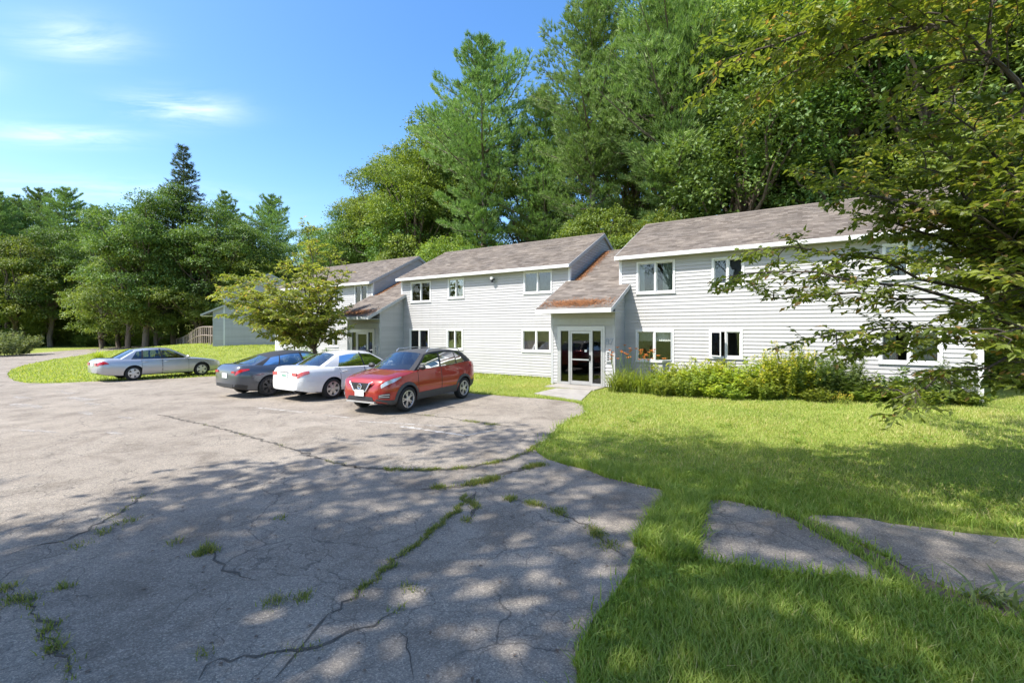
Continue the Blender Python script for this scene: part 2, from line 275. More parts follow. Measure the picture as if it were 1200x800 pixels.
# ------------------------------------------------------------------ mesh helpers
class MB:
    def __init__(s): s.v = []; s.f = []; s.m = []; s.t = []; s.n = 0
    def add(s, V, Fs, mat=0, tint=None):
        V = np.asarray(V, float).reshape(-1, 3)
        Fs = np.asarray(Fs, np.int64)
        if Fs.ndim == 1: Fs = Fs[None]
        s.v.append(V); s.f.append(Fs + s.n); s.n += len(V)
        s.m.append(np.full(len(Fs), mat, np.int32) if np.isscalar(mat) else np.asarray(mat, np.int32))
        s.t.append(np.full(len(Fs), 0.5) if tint is None else np.broadcast_to(np.asarray(tint, float), (len(Fs),)))
    def poly(s, pts, mat=0): s.add(pts, [list(range(len(pts)))], mat)
    def box(s, lo, hi, mat=0, T=None):
        x0, y0, z0 = lo; x1, y1, z1 = hi
        V = np.array([(x0,y0,z0),(x1,y0,z0),(x1,y1,z0),(x0,y1,z0),(x0,y0,z1),(x1,y0,z1),(x1,y1,z1),(x0,y1,z1)], float)
        if T is not None: V = V @ np.array(T.to_3x3()).T + np.array(T.translation)
        s.add(V, [(0,3,2,1),(4,5,6,7),(0,1,5,4),(1,2,6,5),(2,3,7,6),(3,0,4,7)], mat)
    def cbox(s, c, size, mat=0): s.box([c[i]-size[i]/2 for i in range(3)], [c[i]+size[i]/2 for i in range(3)], mat)
    def tube(s, P, rad, seg=6, mat=0, cap=True, tint=None):
        P = np.asarray(P, float); n = len(P); rad = np.broadcast_to(np.asarray(rad, float), (n,))
        Tn = np.gradient(P, axis=0); Tn /= np.linalg.norm(Tn, axis=1)[:, None] + 1e-9
        ref = np.array([0, 0, 1.0]) if abs(Tn[0][2]) < 0.9 else np.array([1.0, 0, 0])
        A = np.cross(Tn, ref); A /= np.linalg.norm(A, axis=1)[:, None] + 1e-9; B = np.cross(Tn, A)
        th = np.linspace(0, 2*np.pi, seg, endpoint=False)
        V = P[:, None] + rad[:, None, None] * (np.cos(th)[None, :, None]*A[:, None] + np.sin(th)[None, :, None]*B[:, None])
        i = np.arange(n-1)[:, None]*seg; j = np.arange(seg)[None]; k = (j+1) % seg
        Fs = np.stack([i+j, i+k, i+seg+k, i+seg+j], -1).reshape(-1, 4)
        s.add(V.reshape(-1, 3), Fs, mat, tint)
        if cap:
            s.add(V[0], [list(range(seg))], mat, tint if tint is None or np.isscalar(tint) else None); s.add(V[-1], [list(range(seg))[::-1]], mat, None)
    def lathe(s, prof, seg=24, axis='y', c=(0,0,0), mat=0):
        """prof: (radius, along) list, open profile"""
        prof = np.asarray(prof, float); th = np.linspace(0, 2*np.pi, seg, endpoint=False); n = len(prof)
        r = prof[:, 0][:, None]; a = np.repeat(prof[:, 1][:, None], seg, 1)
        X, Z = r*np.cos(th), r*np.sin(th)
        V = np.stack([X, a, Z], -1) if axis == 'y' else np.stack([X, Z, a], -1)
        i = np.arange(n-1)[:, None]*seg; j = np.arange(seg)[None]; k = (j+1) % seg
        s.add(V.reshape(-1, 3)+np.array(c), np.stack([i+j, i+k, i+seg+k, i+seg+j], -1).reshape(-1, 4), mat)
    def grid(s, G, mat=0, closed=False):
        G = np.asarray(G, float); a, b = G.shape[:2]
        i = np.arange(a-1)[:, None]*b; j = np.arange(b-1)[None]
        s.add(G.reshape(-1, 3), np.stack([i+j, i+j+1, i+b+j+1, i+b+j], -1).reshape(-1, 4), mat)
    def mesh(s, name, mats, smooth=False, sharp=None):
        me = bpy.data.meshes.new(name)
        if not s.v: return me
        V = np.concatenate(s.v); me.vertices.add(len(V)); me.vertices.foreach_set('co', V.astype(np.float32).ravel())
        loops = np.concatenate([f.ravel() for f in s.f]); cnt = np.concatenate([np.full(len(f), f.shape[1], np.int64) for f in s.f])
        me.loops.add(len(loops)); me.loops.foreach_set('vertex_index', loops.astype(np.int32))
        me.polygons.add(len(cnt)); st = np.concatenate([[0], np.cumsum(cnt)[:-1]])
        me.polygons.foreach_set('loop_start', st.astype(np.int32)); me.polygons.foreach_set('loop_total', cnt.astype(np.int32))
        for m_ in (mats if isinstance(mats, (list, tuple)) else [mats]): me.materials.append(M[m_] if isinstance(m_, str) else m_)
        me.polygons.foreach_set('material_index', np.concatenate(s.m).astype(np.int32))
        me.polygons.foreach_set('use_smooth', np.full(len(cnt), bool(smooth)))
        a = me.attributes.new('tint', 'FLOAT', 'FACE'); a.data.foreach_set('value', np.clip(np.concatenate(s.t), 0, 1).astype(np.float32))
        me.update(calc_edges=True); me.validate()
        if sharp: me.set_sharp_from_angle(angle=math.radians(sharp))
        return me
    def build(s, name, mats, parent=None, smooth=False, sharp=None):
        return obj(name, s.mesh(name, mats, smooth, sharp), parent)

def obj(name, me, parent=None):
    o = bpy.data.objects.new(name, me); COL.objects.link(o)
    if parent is not None: o.parent = parent
    return o
def tag(o, label=None, cat=None, group=None, kind=None):
    if label: o['label'] = label
    if cat: o['category'] = cat
    if group: o['group'] = group
    if kind: o['kind'] = kind
    return o
def empty(name, loc, rz=0.0):
    o = bpy.data.objects.new(name, None); COL.objects.link(o); o.location = loc; o.rotation_euler = (0, 0, rz); o.empty_display_size = 0.3
    return o
def copy_tree(o, parent=None):
    c = o.copy(); COL.objects.link(c)
    if parent is not None: c.parent = parent
    for ch in list(o.children): copy_tree(ch, c)
    return c

# ------------------------------------------------------------------ terrain and pixel -> place
def S(t):
    t = np.clip(t, 0, 1); return t*t*(3-2*t)
def sn(X, Y): return X*ES[0]+Y*ES[1], X*EN[0]+Y*EN[1]
def xy(s, N): return s*ES[0]+N*EN[0], s*ES[1]+N*EN[1]
def gz(X, Y):
    X = np.asarray(X, float); Y = np.asarray(Y, float); s, N = sn(X, Y)
    z = -0.2*S((-14-s)/12.0)
    z = z + 0.9*S((N-11)/11.0)*S((-34-s)/8.0)*S((s+66)/14.0)
    z = z + 0.22*S((s+5)/7.0)*S((N-9)/6.0)
    z = z + 5.0*S((N-42)/45.0)
    d = np.hypot(X, Y)
    z = z + 8.0*S((d-90)/200.0)
    return z
def gp(x, y):
    z = 0.0
    for _ in range(12):
        Y = (CAMZ-z)*F/max(y-HZ, 4.0); X = (x-600)/F*Y; z = 0.5*z+0.5*float(gz(X, Y))
    return X, Y
def site_px(x, N):
    """facade coordinate s where pixel column x meets the plane N"""
    Z = N/((x-600)/F*EN[0]+EN[1]); return ((x-600)/F*ES[0]+ES[1])*Z, Z
def z_px(y, Z): return CAMZ-(y-HZ)*Z/F

def densify(poly, step, closed=True, jit=0.0, seed=0):
    rg = np.random.default_rng(seed); out = []; n = len(poly)
    for i in range(n if closed else n-1):
        a = np.array(poly[i]); b = np.array(poly[(i+1) % n]); d = np.linalg.norm(b-a); k = max(1, int(d/step))
        nr = np.array([-(b-a)[1], (b-a)[0]])/(d+1e-9)
        for j in range(k):
            p = a+(b-a)*j/k
            if j > 0 and jit: p = p+nr*rg.normal(0, jit)
            out.append(p)
    if not closed: out.append(np.array(poly[-1]))
    return np.array(out)
def smooth_poly(P, it=1, closed=True):
    P = np.asarray(P, float)
    for _ in range(it):
        if closed: Q = np.roll(P, -1, 0); P = np.stack([0.75*P+0.25*Q, 0.25*P+0.75*Q], 1).reshape(-1, 2)
        else:
            A, B = P[:-1], P[1:]; q = np.stack([0.75*A+0.25*B, 0.25*A+0.75*B], 1).reshape(-1, 2); P = np.vstack([P[:1], q, P[-1:]])
    return P
def inside(P, poly):
    P = np.asarray(P); x, y = P[:, 0], P[:, 1]; r = np.zeros(len(P), bool); n = len(poly)
    j = n-1
    for i in range(n):
        xi, yi = poly[i]; xj, yj = poly[j]
        c = ((yi > y) != (yj > y)) & (x < (xj-xi)*(y-yi)/((yj-yi) if abs(yj-yi) > 1e-12 else 1e-12)+xi)
        r ^= c; j = i
    return r
def ground_patch(name, poly, dz, mat, step=0.6, skirt=0.05):
    """a sheet that follows the terrain inside a closed outline, with a thin edge"""
    poly = np.asarray(poly); lo, hi = poly.min(0), poly.max(0); pts = []
    r = np.random.default_rng(3)
    def sizes(p): return max(step, 0.10*np.hypot(p[0], p[1]))
    # graded interior points
    st = step; ring = []
    for lev in range(6):
        g = st*2**lev; dmin = 0 if lev == 0 else 12*st*2**(lev-1)*0.8; dmax = 12*st*2**lev*0.8 if lev < 5 else 1e9
        x0, x1 = max(lo[0], -dmax), min(hi[0], dmax); y0, y1 = max(lo[1], -dmax), min(hi[1], dmax)
        if x1 <= x0 or y1 <= y0: continue
        XX, YY = np.meshgrid(np.arange(x0, x1, g), np.arange(y0, y1, g)); q = np.stack([XX.ravel(), YY.ravel()], 1)
        d = np.hypot(q[:, 0], q[:, 1]); ring.append(q[(d >= dmin) & (d < dmax)])
    q = np.concatenate(ring); q = q+r.normal(0, 0.03*step, q.shape); q = q[inside(q, poly)]
    allp = [Vector((float(a), float(b))) for a, b in np.concatenate([poly, q])]
    n = len(poly); edges = [(i, (i+1) % n) for i in range(n)]
    vv, ee, ff, _, _, _ = delaunay_2d_cdt(allp, edges, [], 1, 1e-5)
    V2 = np.array([(v.x, v.y) for v in vv]); tri = [f for f in ff]
    cen = np.array([V2[list(f)].mean(0) for f in tri]); keep = inside(cen, poly)
    tri = np.array([list(f)[:3] for f, k in zip(tri, keep) if k])
    # upward
    a, b, c = V2[tri[:, 0]], V2[tri[:, 1]], V2[tri[:, 2]]
    cr = (b-a)[:, 0]*(c-a)[:, 1]-(b-a)[:, 1]*(c-a)[:, 0]; tri[cr < 0] = tri[cr < 0][:, ::-1]
    mb = MB(); mb.add(np.column_stack([V2, gz(V2[:, 0], V2[:, 1])+dz]), tri)
    if skirt:
        zt = gz(poly[:, 0], poly[:, 1])+dz; top = np.column_stack([poly, zt]); bot = np.column_stack([poly, zt-skirt]); i = np.arange(n); k = (i+1) % n
        mb.add(np.vstack([top, bot]), np.stack([i, k, n+k, n+i], 1))
    return mb.build(name, mat, None, smooth=True, sharp=40)

SHADE_TREES = [(5,-8.8,0.6,1.1),(5,-9.5,-4.5,1.1),(5,-14,-1.5,0.95),(5,-5.5,-8.5,1.15),(5,-11.5,-8.5,1.1),(5,-5.5,-4.0,0.85),(5,-17,-6,1.0)]

# ------------------------------------------------------------------ ground, lot, paths
def axis(n, a, ext):
    t = np.linspace(-1, 1, n); return np.sign(t)*(np.sinh(np.abs(t)*a)/math.sinh(a))*ext
gx = axis(161, 4.4, 900); gy = axis(161, 4.4, 900)+10
GX, GY = np.meshgrid(gx, gy, indexing='ij')
mb = MB(); mb.grid(np.stack([GX, GY, gz(GX, GY)], -1)[:, ::-1]); ground = mb.build('ground', 'ground', smooth=True)
tag(ground, kind='structure')

PX = lambda L: [gp(*p) for p in L]
lot_px = [(672,800),(700,735),(722,690),(742,640),(775,592),(782,577),(752,568),(700,556),(650,543),(632,528),(640,512),(662,495),(691,479),(676,472),(650,468.5),(600,465),(553,461)]
lot = PX(lot_px)
lot += [xy(-10.5, 12.5), xy(-16, 12.8), xy(-21, 12.6), xy(-24.5, 11.2)]
lot += PX([(262,440),(200,444),(110,447),(60,449.5),(20,448.5),(7,440),(14,432),(40,425),(75,419),(110,414),(142,409.5),(200,406)])
lot += [(-46, 66), (-50, 68.5)]
lot += PX([(140,406.5),(100,409),(50,413),(0,417)])
lot += [(-62,36), (-44,18), (-24,10), (-9.5,5.0), (-6.4,0), (-6,-6), (-6,-22), (0.3,-22), (0.25,-4), (0.3,0.5)]
LOT = densify(smooth_poly(lot, 1), 0.22, jit=0.02, seed=5)
from mathutils import noise as mnoise
def wobble(P, amp, sc):
    return np.array([(a+amp*mnoise.noise((a*sc, b*sc, 1.7))+.5*amp*mnoise.noise((a*sc*3, b*sc*3, 4.7)), b+amp*mnoise.noise((a*sc, b*sc, 9.2))+.5*amp*mnoise.noise((a*sc*3, b*sc*3, 14.7))) if 1.5 < math.hypot(a, b) < 26 else (a, b) for a, b in P])
LOT = wobble(LOT, 0.13, 1.1)
far = np.hypot(LOT[:,0], LOT[:,1])
parking = ground_patch('parking_lot', LOT, 0.012, 'asphalt'); tag(parking, kind='structure')

slabA = PX([(826,588),(850,586),(905,600),(932,611),(975,638),(1062,692),(1035,686),(940,673),(870,661),(815,656),(818,628)])
slabB = PX([(935,604),(1000,606),(1100,622),(1200,634)]) + [(7.4, 4.95), (11, 4.7), (15, 4.8), (15, 3.4), (9, 3.3)] + PX([(1215,719),(1150,702),(1112,692),(1045,657),(985,627)])
SLABA = wobble(densify(smooth_poly(slabA, 1), 0.15, jit=0.012, seed=6), .07, 1.6); SLABB = wobble(densify(smooth_poly(slabB, 1), 0.18, jit=0.015, seed=8), .08, 1.6)
M['asphalt_brown'] = M['asphalt'].copy(); M['asphalt_brown'].name = 'dusty_asphalt'
pa = ground_patch('driveway_slab', SLABA, 0.016, 'asphalt', 0.4); tag(pa, kind='structure')
pb = ground_patch('driveway', SLABB, 0.016, 'asphalt_brown', 0.4); tag(pb, kind='structure')
SOIL = smooth_poly(PX([(905,599),(940,604),(985,627),(1045,657),(1115,693),(1200,716),(1195,728),(1120,705),(1064,695),(975,640)]), 1)
so = ground_patch('bare_earth', SOIL, 0.006, 'soil', 0.4, skirt=0); tag(so, kind='structure')
SOIL2 = smooth_poly(PX([(1000,600),(1100,614),(1200,625),(1230,640),(1200,645),(1100,627),(1000,609)]), 1)
# concrete walk of two slabs to the entry
w1 = np.array(PX([(626,461.5),(652,455.5),(694,457.5),(681,470)]))
walk = ground_patch('walkway', densify(w1, 0.3), 0.03, 'concrete', 0.5, 0.07); tag(walk, kind='structure')

def strip(mb, pts, width, dz, seed=0, taper=True, jit=0.03, step=0.07):
    P = densify(smooth_poly(pts, 1, False), step, False, jit, seed); n = len(P)
    T = np.gradient(P, axis=0); T /= np.linalg.norm(T, axis=1)[:, None]+1e-9; Nn = np.stack([-T[:,1], T[:,0]], 1)
    rg = np.random.default_rng(seed); w = width*(0.35+1.3*rg.random(n)); 
    if taper: w *= np.minimum(1, np.minimum(np.arange(n), np.arange(n)[::-1])/4+0.05)
    A = P+Nn*w[:,None]/2; B = P-Nn*w[:,None]/2
    V = np.vstack([np.column_stack([A, gz(A[:,0],A[:,1])+dz]), np.column_stack([B, gz(B[:,0],B[:,1])+dz])]); i = np.arange(n-1)
    mb.add(V, np.stack([i, i+n, i+n+1, i+1], 1)); return P
CR = {  # main cracks (photo pixels) : width
 'seam': ([(185,486),(250,500),(330,522),(395,545),(430,551)], 0.05),
 'joint': ([(395,545),(440,550),(490,552),(540,550),(575,543),(615,533),(634,520)], 0.07),
 'branch': ([(490,574),(530,572),(560,568),(600,552),(640,545)], 0.09),
 'long': ([(545,572),(540,592),(520,612),(480,645),(430,685),(390,715),(370,738),(345,770),(320,800)], 0.018),
 'spur': ([(556,575),(556,600),(546,612)], 0.05),
 'low': ([(232,800),(245,775),(300,768),(370,762),(440,730),(470,715)], 0.02),
 'low2': ([(0,655),(40,640),(90,632),(140,600),(180,575)], 0.025),
 'low3': ([(465,735),(480,770),(485,800)], 0.015),
 'left': ([(10,685),(40,720),(60,760),(90,800)], 0.018),
 'tj': ([(240,640),(262,668),(300,682)], 0.02),
 'right': ([(620,590),(690,615),(720,645),(735,655)], 0.02),
 'far': ([(470,484),(520,489),(560,496),(600,500)], 0.03),
}
mb = MB(); CRP = {}
for i, (k, (pts, w)) in enumerate(CR.items()): CRP[k] = strip(mb, PX(pts), w, 0.0165, 10+i, jit=0.034 if i < 5 else 0.03)
mb.build('crack', 'crack', parking)
lines = [([(470,500),(545,511)],0.11),([(545,511),(583,504)],0.05),([(420,494),(520,500)],0.05),([(380,487),(410,490)],0.05),([(300,478),(360,484)],0.06)]
for i, (p, w) in enumerate(lines):
    mb = MB(); strip(mb, PX(p), w, 0.0175, 40+i, taper=False, jit=0.004, step=0.06); mb.build('parking_line', 'paint_line', parking)
# bleached, worn patches of old sealer on the lot
for i, (x, y, a, b) in enumerate(((78,460,26,1.6),(95,468,34,2.2),(110,474,24,1.8),(30,476,30,2.0),(48,506,40,1.4),(100,484,22,2.2),(24,466,26,1.3),(150,490,18,1.2),(135,508,16,1.5))):
    th = np.linspace(0, 2*np.pi, 28, endpoint=False); rg = np.random.default_rng(60+i)
    rr = 1+0.5*np.interp(th, np.linspace(0, 2*np.pi, 10), rg.normal(0, 0.5, 10))
    P = np.array(PX([(x+a*c*math.cos(t)*0.5, y+b*c*math.sin(t)+0.03*a*c*math.cos(t)) for t, c in zip(th, rr)]))
    o = ground_patch('worn_patch', P, 0.0165, 'bleach', 0.5, 0); o.parent = parking

# ------------------------------------------------------------------ buildings
ROT = math.atan2(ES[1], ES[0]); COURSE = 0.128
def siding(parent, O, a, nr, segs, z0, z1, openings=(), join=False, name='siding_board', mat='siding', course=COURSE):
    """lapped boards on a vertical wall. O origin (x,y), a along, nr outward; segs(z)->(left,right); openings (x0,x1,z0,z1)"""
    O, a, nr = (np.array(v, float) for v in (O, a, nr)); k0 = math.floor(z0/course); objs = []
    flip = (a[0]*nr[1]-a[1]*nr[0]) > 0
    total = MB()
    for k in range(k0, int(math.ceil(z1/course))):
        c0, c1 = k*course, (k+1)*course; lo, hi = max(c0, z0), min(c1, z1)
        if hi-lo < 1e-4: continue
        mb = total if join else MB()
        extra = [MB() for _ in range(4)]
        zs = sorted({lo, hi, *[z for o in openings for z in o[2:4] if lo < z < hi]})
        for za, zb in zip(zs[:-1], zs[1:]):
            (l0, r0), (l1, r1) = segs(za), segs(zb); zm = (za+zb)/2
            cuts = sorted([(o[0], o[1]) for o in openings if o[2] < zm < o[3]])
            spans = []; cur = None
            L0, L1 = l0, l1
            for (p, q) in cuts:
                if p > min(L0, L1)+1e-4: spans.append((L0, p, L1, p))
                L0 = L1 = q
            spans.append((L0, r0, L1, r1))
            whole = len(zs) == 2
            o0 = 0.004+0.021*(1-(za-c0)/course); o1 = 0.004+0.021*(1-(zb-c0)/course)
            for si_, (xa, xb, xc, xd) in enumerate(spans):
                tgt = mb if (join or not whole or si_ == 0) else extra[si_-1]
                if xb-xa < 1e-3 and xd-xc < 1e-3: continue
                def P(x, z, off): q = O+a*x+nr*off; return (q[0], q[1], z)
                V = [P(xa, za, o0), P(xb, za, o0), P(xd, zb, o1), P(xc, zb, o1)]
                tgt.add(V, [(3,2,1,0) if flip else (0,1,2,3)])
                if abs(za-c0) < 1e-5:   # butt edge
                    V = [P(xa, za, 0.0), P(xb, za, 0.0), P(xb, za, o0), P(xa, za, o0)]; tgt.add(V, [(3,2,1,0) if flip else (0,1,2,3)])
        if not join and mb.n: objs.append(mb.build(name, mat, parent))
        if not join:
            for e in extra:
                if e.n: objs.append(e.build(name, mat, parent))
    if join and total.n: o = total.build(name, mat, parent); o['kind'] = 'stuff'; objs.append(o)
    return objs

def shingle_slope(mb, A, B, C, D, seed=0, expo=0.145, tab=0.31, clipf=None):
    """A->B eave edge, D->C ridge edge (3-D points); overlapping courses of tabs"""
    A, B, C, D = (np.array(v, float) for v in (A, B, C, D)); rg = np.random.default_rng(seed)
    nr = np.cross(B-A, D-A); nr /= np.linalg.norm(nr); L = np.linalg.norm(D-A); n = max(2, int(round(L/expo)))
    for i in range(n):
        t0, t1 = i/n, (i+1)/n
        l0, r0, l1, r1 = A+(D-A)*t0, B+(C-B)*t0, A+(D-A)*t1, B+(C-B)*t1
        W = np.linalg.norm(r0-l0); k = max(1, int(W/tab)); u = (np.arange(k+1)+(0.5 if i % 2 else 0.0)*0)/k
        if i % 2: u = np.concatenate([[0], (np.arange(k)+0.5)/k, [1]])
        h = 0.010+0.006*rg.random(len(u)-1)
        a0 = l0+(r0-l0)*u[:-1, None]+nr*h[:, None]; b0 = l0+(r0-l0)*u[1:, None]+nr*h[:, None]
        a1 = l1+(r1-l1)*u[:-1, None]+nr*0.001; b1 = l1+(r1-l1)*u[1:, None]+nr*0.001
        g0 = l0+(r0-l0)*u[:-1, None]; g1 = l0+(r0-l0)*u[1:, None]
        m = len(a0); V = np.concatenate([a0, b0, b1, a1, g0, g1]); j = np.arange(m)
        tn = np.clip(rg.normal(0.5, 0.3, m), 0, 1)
        mb.add(V, np.stack([j, j+m, j+2*m, j+3*m], 1), 0, tn); mb.add(V, np.stack([j+4*m, j+5*m, j+m, j], 1), 0, tn*0.6)

def roof_slab(parent, A, B, C, D, th=0.1, seed=0, name='roof_slope'):
    A, B, C, D = (np.array(v, float) for v in (A, B, C, D)); nr = np.cross(B-A, D-A); nr /= np.linalg.norm(nr)
    mb = MB(); q = [A, B, C, D]; V = np.array(q+[p-nr*th for p in q])
    mb.add(V, [(0,1,2,3),(7,6,5,4),(0,4,5,1),(1,5,6,2),(2,6,7,3),(3,7,4,0)], [1,0,0,0,0,0])
    o = mb.build(name, ['soffit', 'shingle'], parent)
    sh = MB(); e = nr*0.002; shingle_slope(sh, A+e, B+e, C+e, D+e, seed); s = sh.build('shingles', 'shingle', o); s['kind'] = 'stuff'
    return o

def window(parent, x0, x1, z0, z1, y=0.0, kind='slide', back=None, back2=None, opened=None, label=None):
    """vinyl window in a wall facing -y; back: material behind each pane"""
    fw, pr = 0.07, 0.038
    mb = MB()
    for lo, hi in (((x0-fw,z0-fw),(x1+fw,z0)), ((x0-fw,z1),(x1+fw,z1+fw)), ((x0-fw,z0),(x0,z1)), ((x1,z0),(x1+fw,z1))):
        mb.box((lo[0], y-pr, lo[1]), (hi[0], y+0.10, hi[1]))
    xm = (x0+x1)/2; mb.box((xm-0.028, y-pr+0.008, z0), (xm+0.028, y+0.09, z1))
    mb.box((x0-fw-0.02, y-pr-0.025, z0-fw-0.02), (x1+fw+0.02, y-0.012, z0-fw+0.006))
    w = mb.build('window', 'trim', parent)
    if label: w['label'] = label
    for i, (a, b) in enumerate(((x0, xm-0.028), (xm+0.028, x1))):
        sw = 0.032; yy = 0.02+(0.018*i if kind == 'slide' else 0); mb = MB()
        W, H = b-a, z1-z0
        for lo, hi in (((0,0),(W,sw)), ((0,H-sw),(W,H)), ((0,sw),(sw,H-sw)), ((W-sw,sw),(W,H-sw))): mb.box((lo[0], -0.014, lo[1]), (hi[0], 0.014, hi[1]))
        op = opened and opened[0] == i
        g = MB(); g.box((sw, -0.003, sw), (W-sw, 0.003, H-sw))
        s = mb.build('sash', 'trim', w); p = g.build('pane', 'glass', w)
        for o in (s, p):
            if not op: o.location = (a, y+yy, z0)
            else:
                side, ang = opened[1], opened[2]
                if side == 'L': Mx = Matrix.Translation((a, y-pr-0.016, z0)) @ Matrix.Rotation(-ang, 4, 'Z')
                else: Mx = Matrix.Translation((b, y-pr-0.016, z0)) @ Matrix.Rotation(ang, 4, 'Z') @ Matrix.Translation((-W, 0, 0))
                o.matrix_local = Mx
    mats = (back, back2 if back2 is not None else back)
    for i, (a, b) in enumerate(((x0, xm), (xm, x1))):
        bk = mats[i]
        if not bk: continue
        frac0, frac1, mt, f_z = bk     # from, to (share of half width), material, bottom share
        mb = MB(); xs = np.linspace(a+(b-a)*frac0, a+(b-a)*frac1, 26); zz = np.array([z0+(z1-z0)*f_z, z1])
        G = np.array([[(x, y+0.15+0.012*math.sin(j*1.9), z) for j, x in enumerate(xs)] for z in zz]); mb.grid(G)
        mb.build('curtain', mt, w, smooth=True)
    return w

LB, DEP, ZE, RISE, OV = 10.36, 7.4, 5.03, 1.85, 0.28
def unit(s0, N0, label, windows, ground_z=0.0, lb=LB, z_off=0.0, frame=None, detail=True):
    """a two-storey gabled wing; local x along the facade, y into the building"""
    X, Y = xy(s0, N0) if frame is None else frame[:2]; root = empty('apartment_building', (X, Y, z_off), ROT if frame is None else frame[2])
    tag(root, label, 'building', 'apartment wings in a row')
    b = -0.35
    op = [(w[0]-0.06, w[1]+0.06, w[2]-0.06, w[3]+0.06) for w in windows]
    gb = ground_z+0.06
    # foundation
    mb = MB(); mb.box((0.02, 0.02, b), (lb-0.02, DEP-0.02, gb+0.02)); mb.build('foundation', 'foundation', root)
    # inner shell: floor, mid floor, partition (keeps the rooms dark behind the glass)
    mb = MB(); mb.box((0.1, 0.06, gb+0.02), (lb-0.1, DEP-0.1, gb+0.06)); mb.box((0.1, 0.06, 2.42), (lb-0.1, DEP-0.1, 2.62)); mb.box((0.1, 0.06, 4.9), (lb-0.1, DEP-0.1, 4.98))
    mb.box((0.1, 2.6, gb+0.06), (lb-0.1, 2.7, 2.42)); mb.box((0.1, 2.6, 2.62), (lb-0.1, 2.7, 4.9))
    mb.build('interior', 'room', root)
    full = lambda z: (0.0, lb)
    siding(root, (0, 0), (1, 0), (0, -1), full, gb, ZE, op)
    siding(root, (0, DEP), (1, 0), (0, 1), full, gb, ZE, (), join=True)
    def gab(z):
        t = max(0.0, (z-ZE)/RISE); return (0.0+t*DEP/2, DEP-t*DEP/2)
    siding(root, (lb, 0), (0, 1), (1, 0), gab, gb, ZE+RISE-0.02, (), join=False if detail else True)
    siding(root, (0, 0), (0, 1), (-1, 0), gab, gb, ZE+RISE-0.02, (), join=True)
    for (cx, cy, dx, dy) in ((0, 0, -1, -1), (lb, 0, 1, -1), (0, DEP, -1, 1), (lb, DEP, 1, 1)):
        mb = MB(); t = 0.026
        mb.box((min(cx-dx*0.085, cx+dx*t), min(cy+dy*t, cy), gb-0.02), (max(cx-dx*0.085, cx+dx*t), max(cy+dy*t, cy), ZE-0.02))
        mb.box((min(cx, cx+dx*t), min(cy, cy-dy*0.085), gb-0.02), (max(cx, cx+dx*t), max(cy, cy-dy*0.085), ZE-0.02))
        mb.build('corner_trim', 'trim', root)
    # roof
    sl = RISE/(DEP/2); rk = 0.10; ze = ZE-OV*sl+0.10; zr = ZE+RISE+0.10; sd = int(abs(s0)*10)
    f = roof_slab(root, (-rk, -OV, ze), (lb+rk, -OV, ze), (lb+rk, DEP/2, zr), (-rk, DEP/2, zr), 0.10, sd)
    k = roof_slab(root, (lb+rk, DEP+OV, ze), (-rk, DEP+OV, ze), (-rk, DEP/2, zr), (lb+rk, DEP/2, zr), 0.10, sd+1)
    mb = MB(); h = 0.035
    mb.add([(-rk-.004, DEP/2-.13, zr-.13*sl+.02), (lb+rk+.004, DEP/2-.13, zr-.13*sl+.02), (lb+rk+.004, DEP/2, zr+h), (-rk-.004, DEP/2, zr+h), (-rk-.004, DEP/2+.13, zr-.13*sl+.02), (lb+rk+.004, DEP/2+.13, zr-.13*sl+.02)], [(0,1,2,3),(3,2,5,4)], 0, [0.35, 0.35])
    mb.build('ridge_cap', 'shingle', root)
    # fascia / gutter and soffit
    mb = MB(); mb.box((-rk-0.003, -OV-0.085, ze-0.145), (lb+rk+0.003, -OV-0.004, ze-0.012)); mb.build('gutter', 'trim', root)
    mb = MB(); mb.box((-rk+0.02, -OV, ze-0.135), (lb+rk-0.02, -0.022, ze-0.115)); mb.build('soffit', 'soffit', root)
    mb = MB(); mb.box((-rk-0.003, DEP+OV+0.004, ze-0.14), (lb+rk+0.003, DEP+OV+0.03, ze-0.012)); mb.build('fascia', 'trim', root)
    for xr, dx in ((lb+rk, 1), (-rk, -1)):
        mb = MB()
        for (ya, za, yb, zb) in ((-OV-.01, ze, DEP/2, zr), (DEP/2, zr, DEP+OV+.01, ze)):
            x0_, x1_ = sorted((xr+dx*0.004, xr+dx*0.026)); V = [(x0_,ya,za-.17),(x1_,ya,za-.17),(x1_,yb,zb-.17),(x0_,yb,zb-.17),(x0_,ya,za+.0),(x1_,ya,za+.0),(x1_,yb,zb+.0),(x0_,yb,zb+.0)]
            mb.add(V, [(0,3,2,1),(4,5,6,7),(0,1,5,4),(1,2,6,5),(2,3,7,6),(3,0,4,7)])
            # soffit of the rake overhang closes the gap to the wall
        mb.build('rake_board', 'trimgrey', root)
    for w in windows: window(root, *w[:4], **(w[4] if len(w) > 4 else {}))
    return root

def wpx(N, s0, x0, x1, y0, y1, **kw):
    """window seen in the photo between columns x0,x1 and rows y0 (top), y1"""
    a, Za = site_px(x0, N); b, Zb = site_px(x1, N); Zm = (Za+Zb)/2
    return (a-s0+0.06, b-s0-0.06, z_px(y1, Zm)+0.06, z_px(y0, Zm)-0.06, kw)

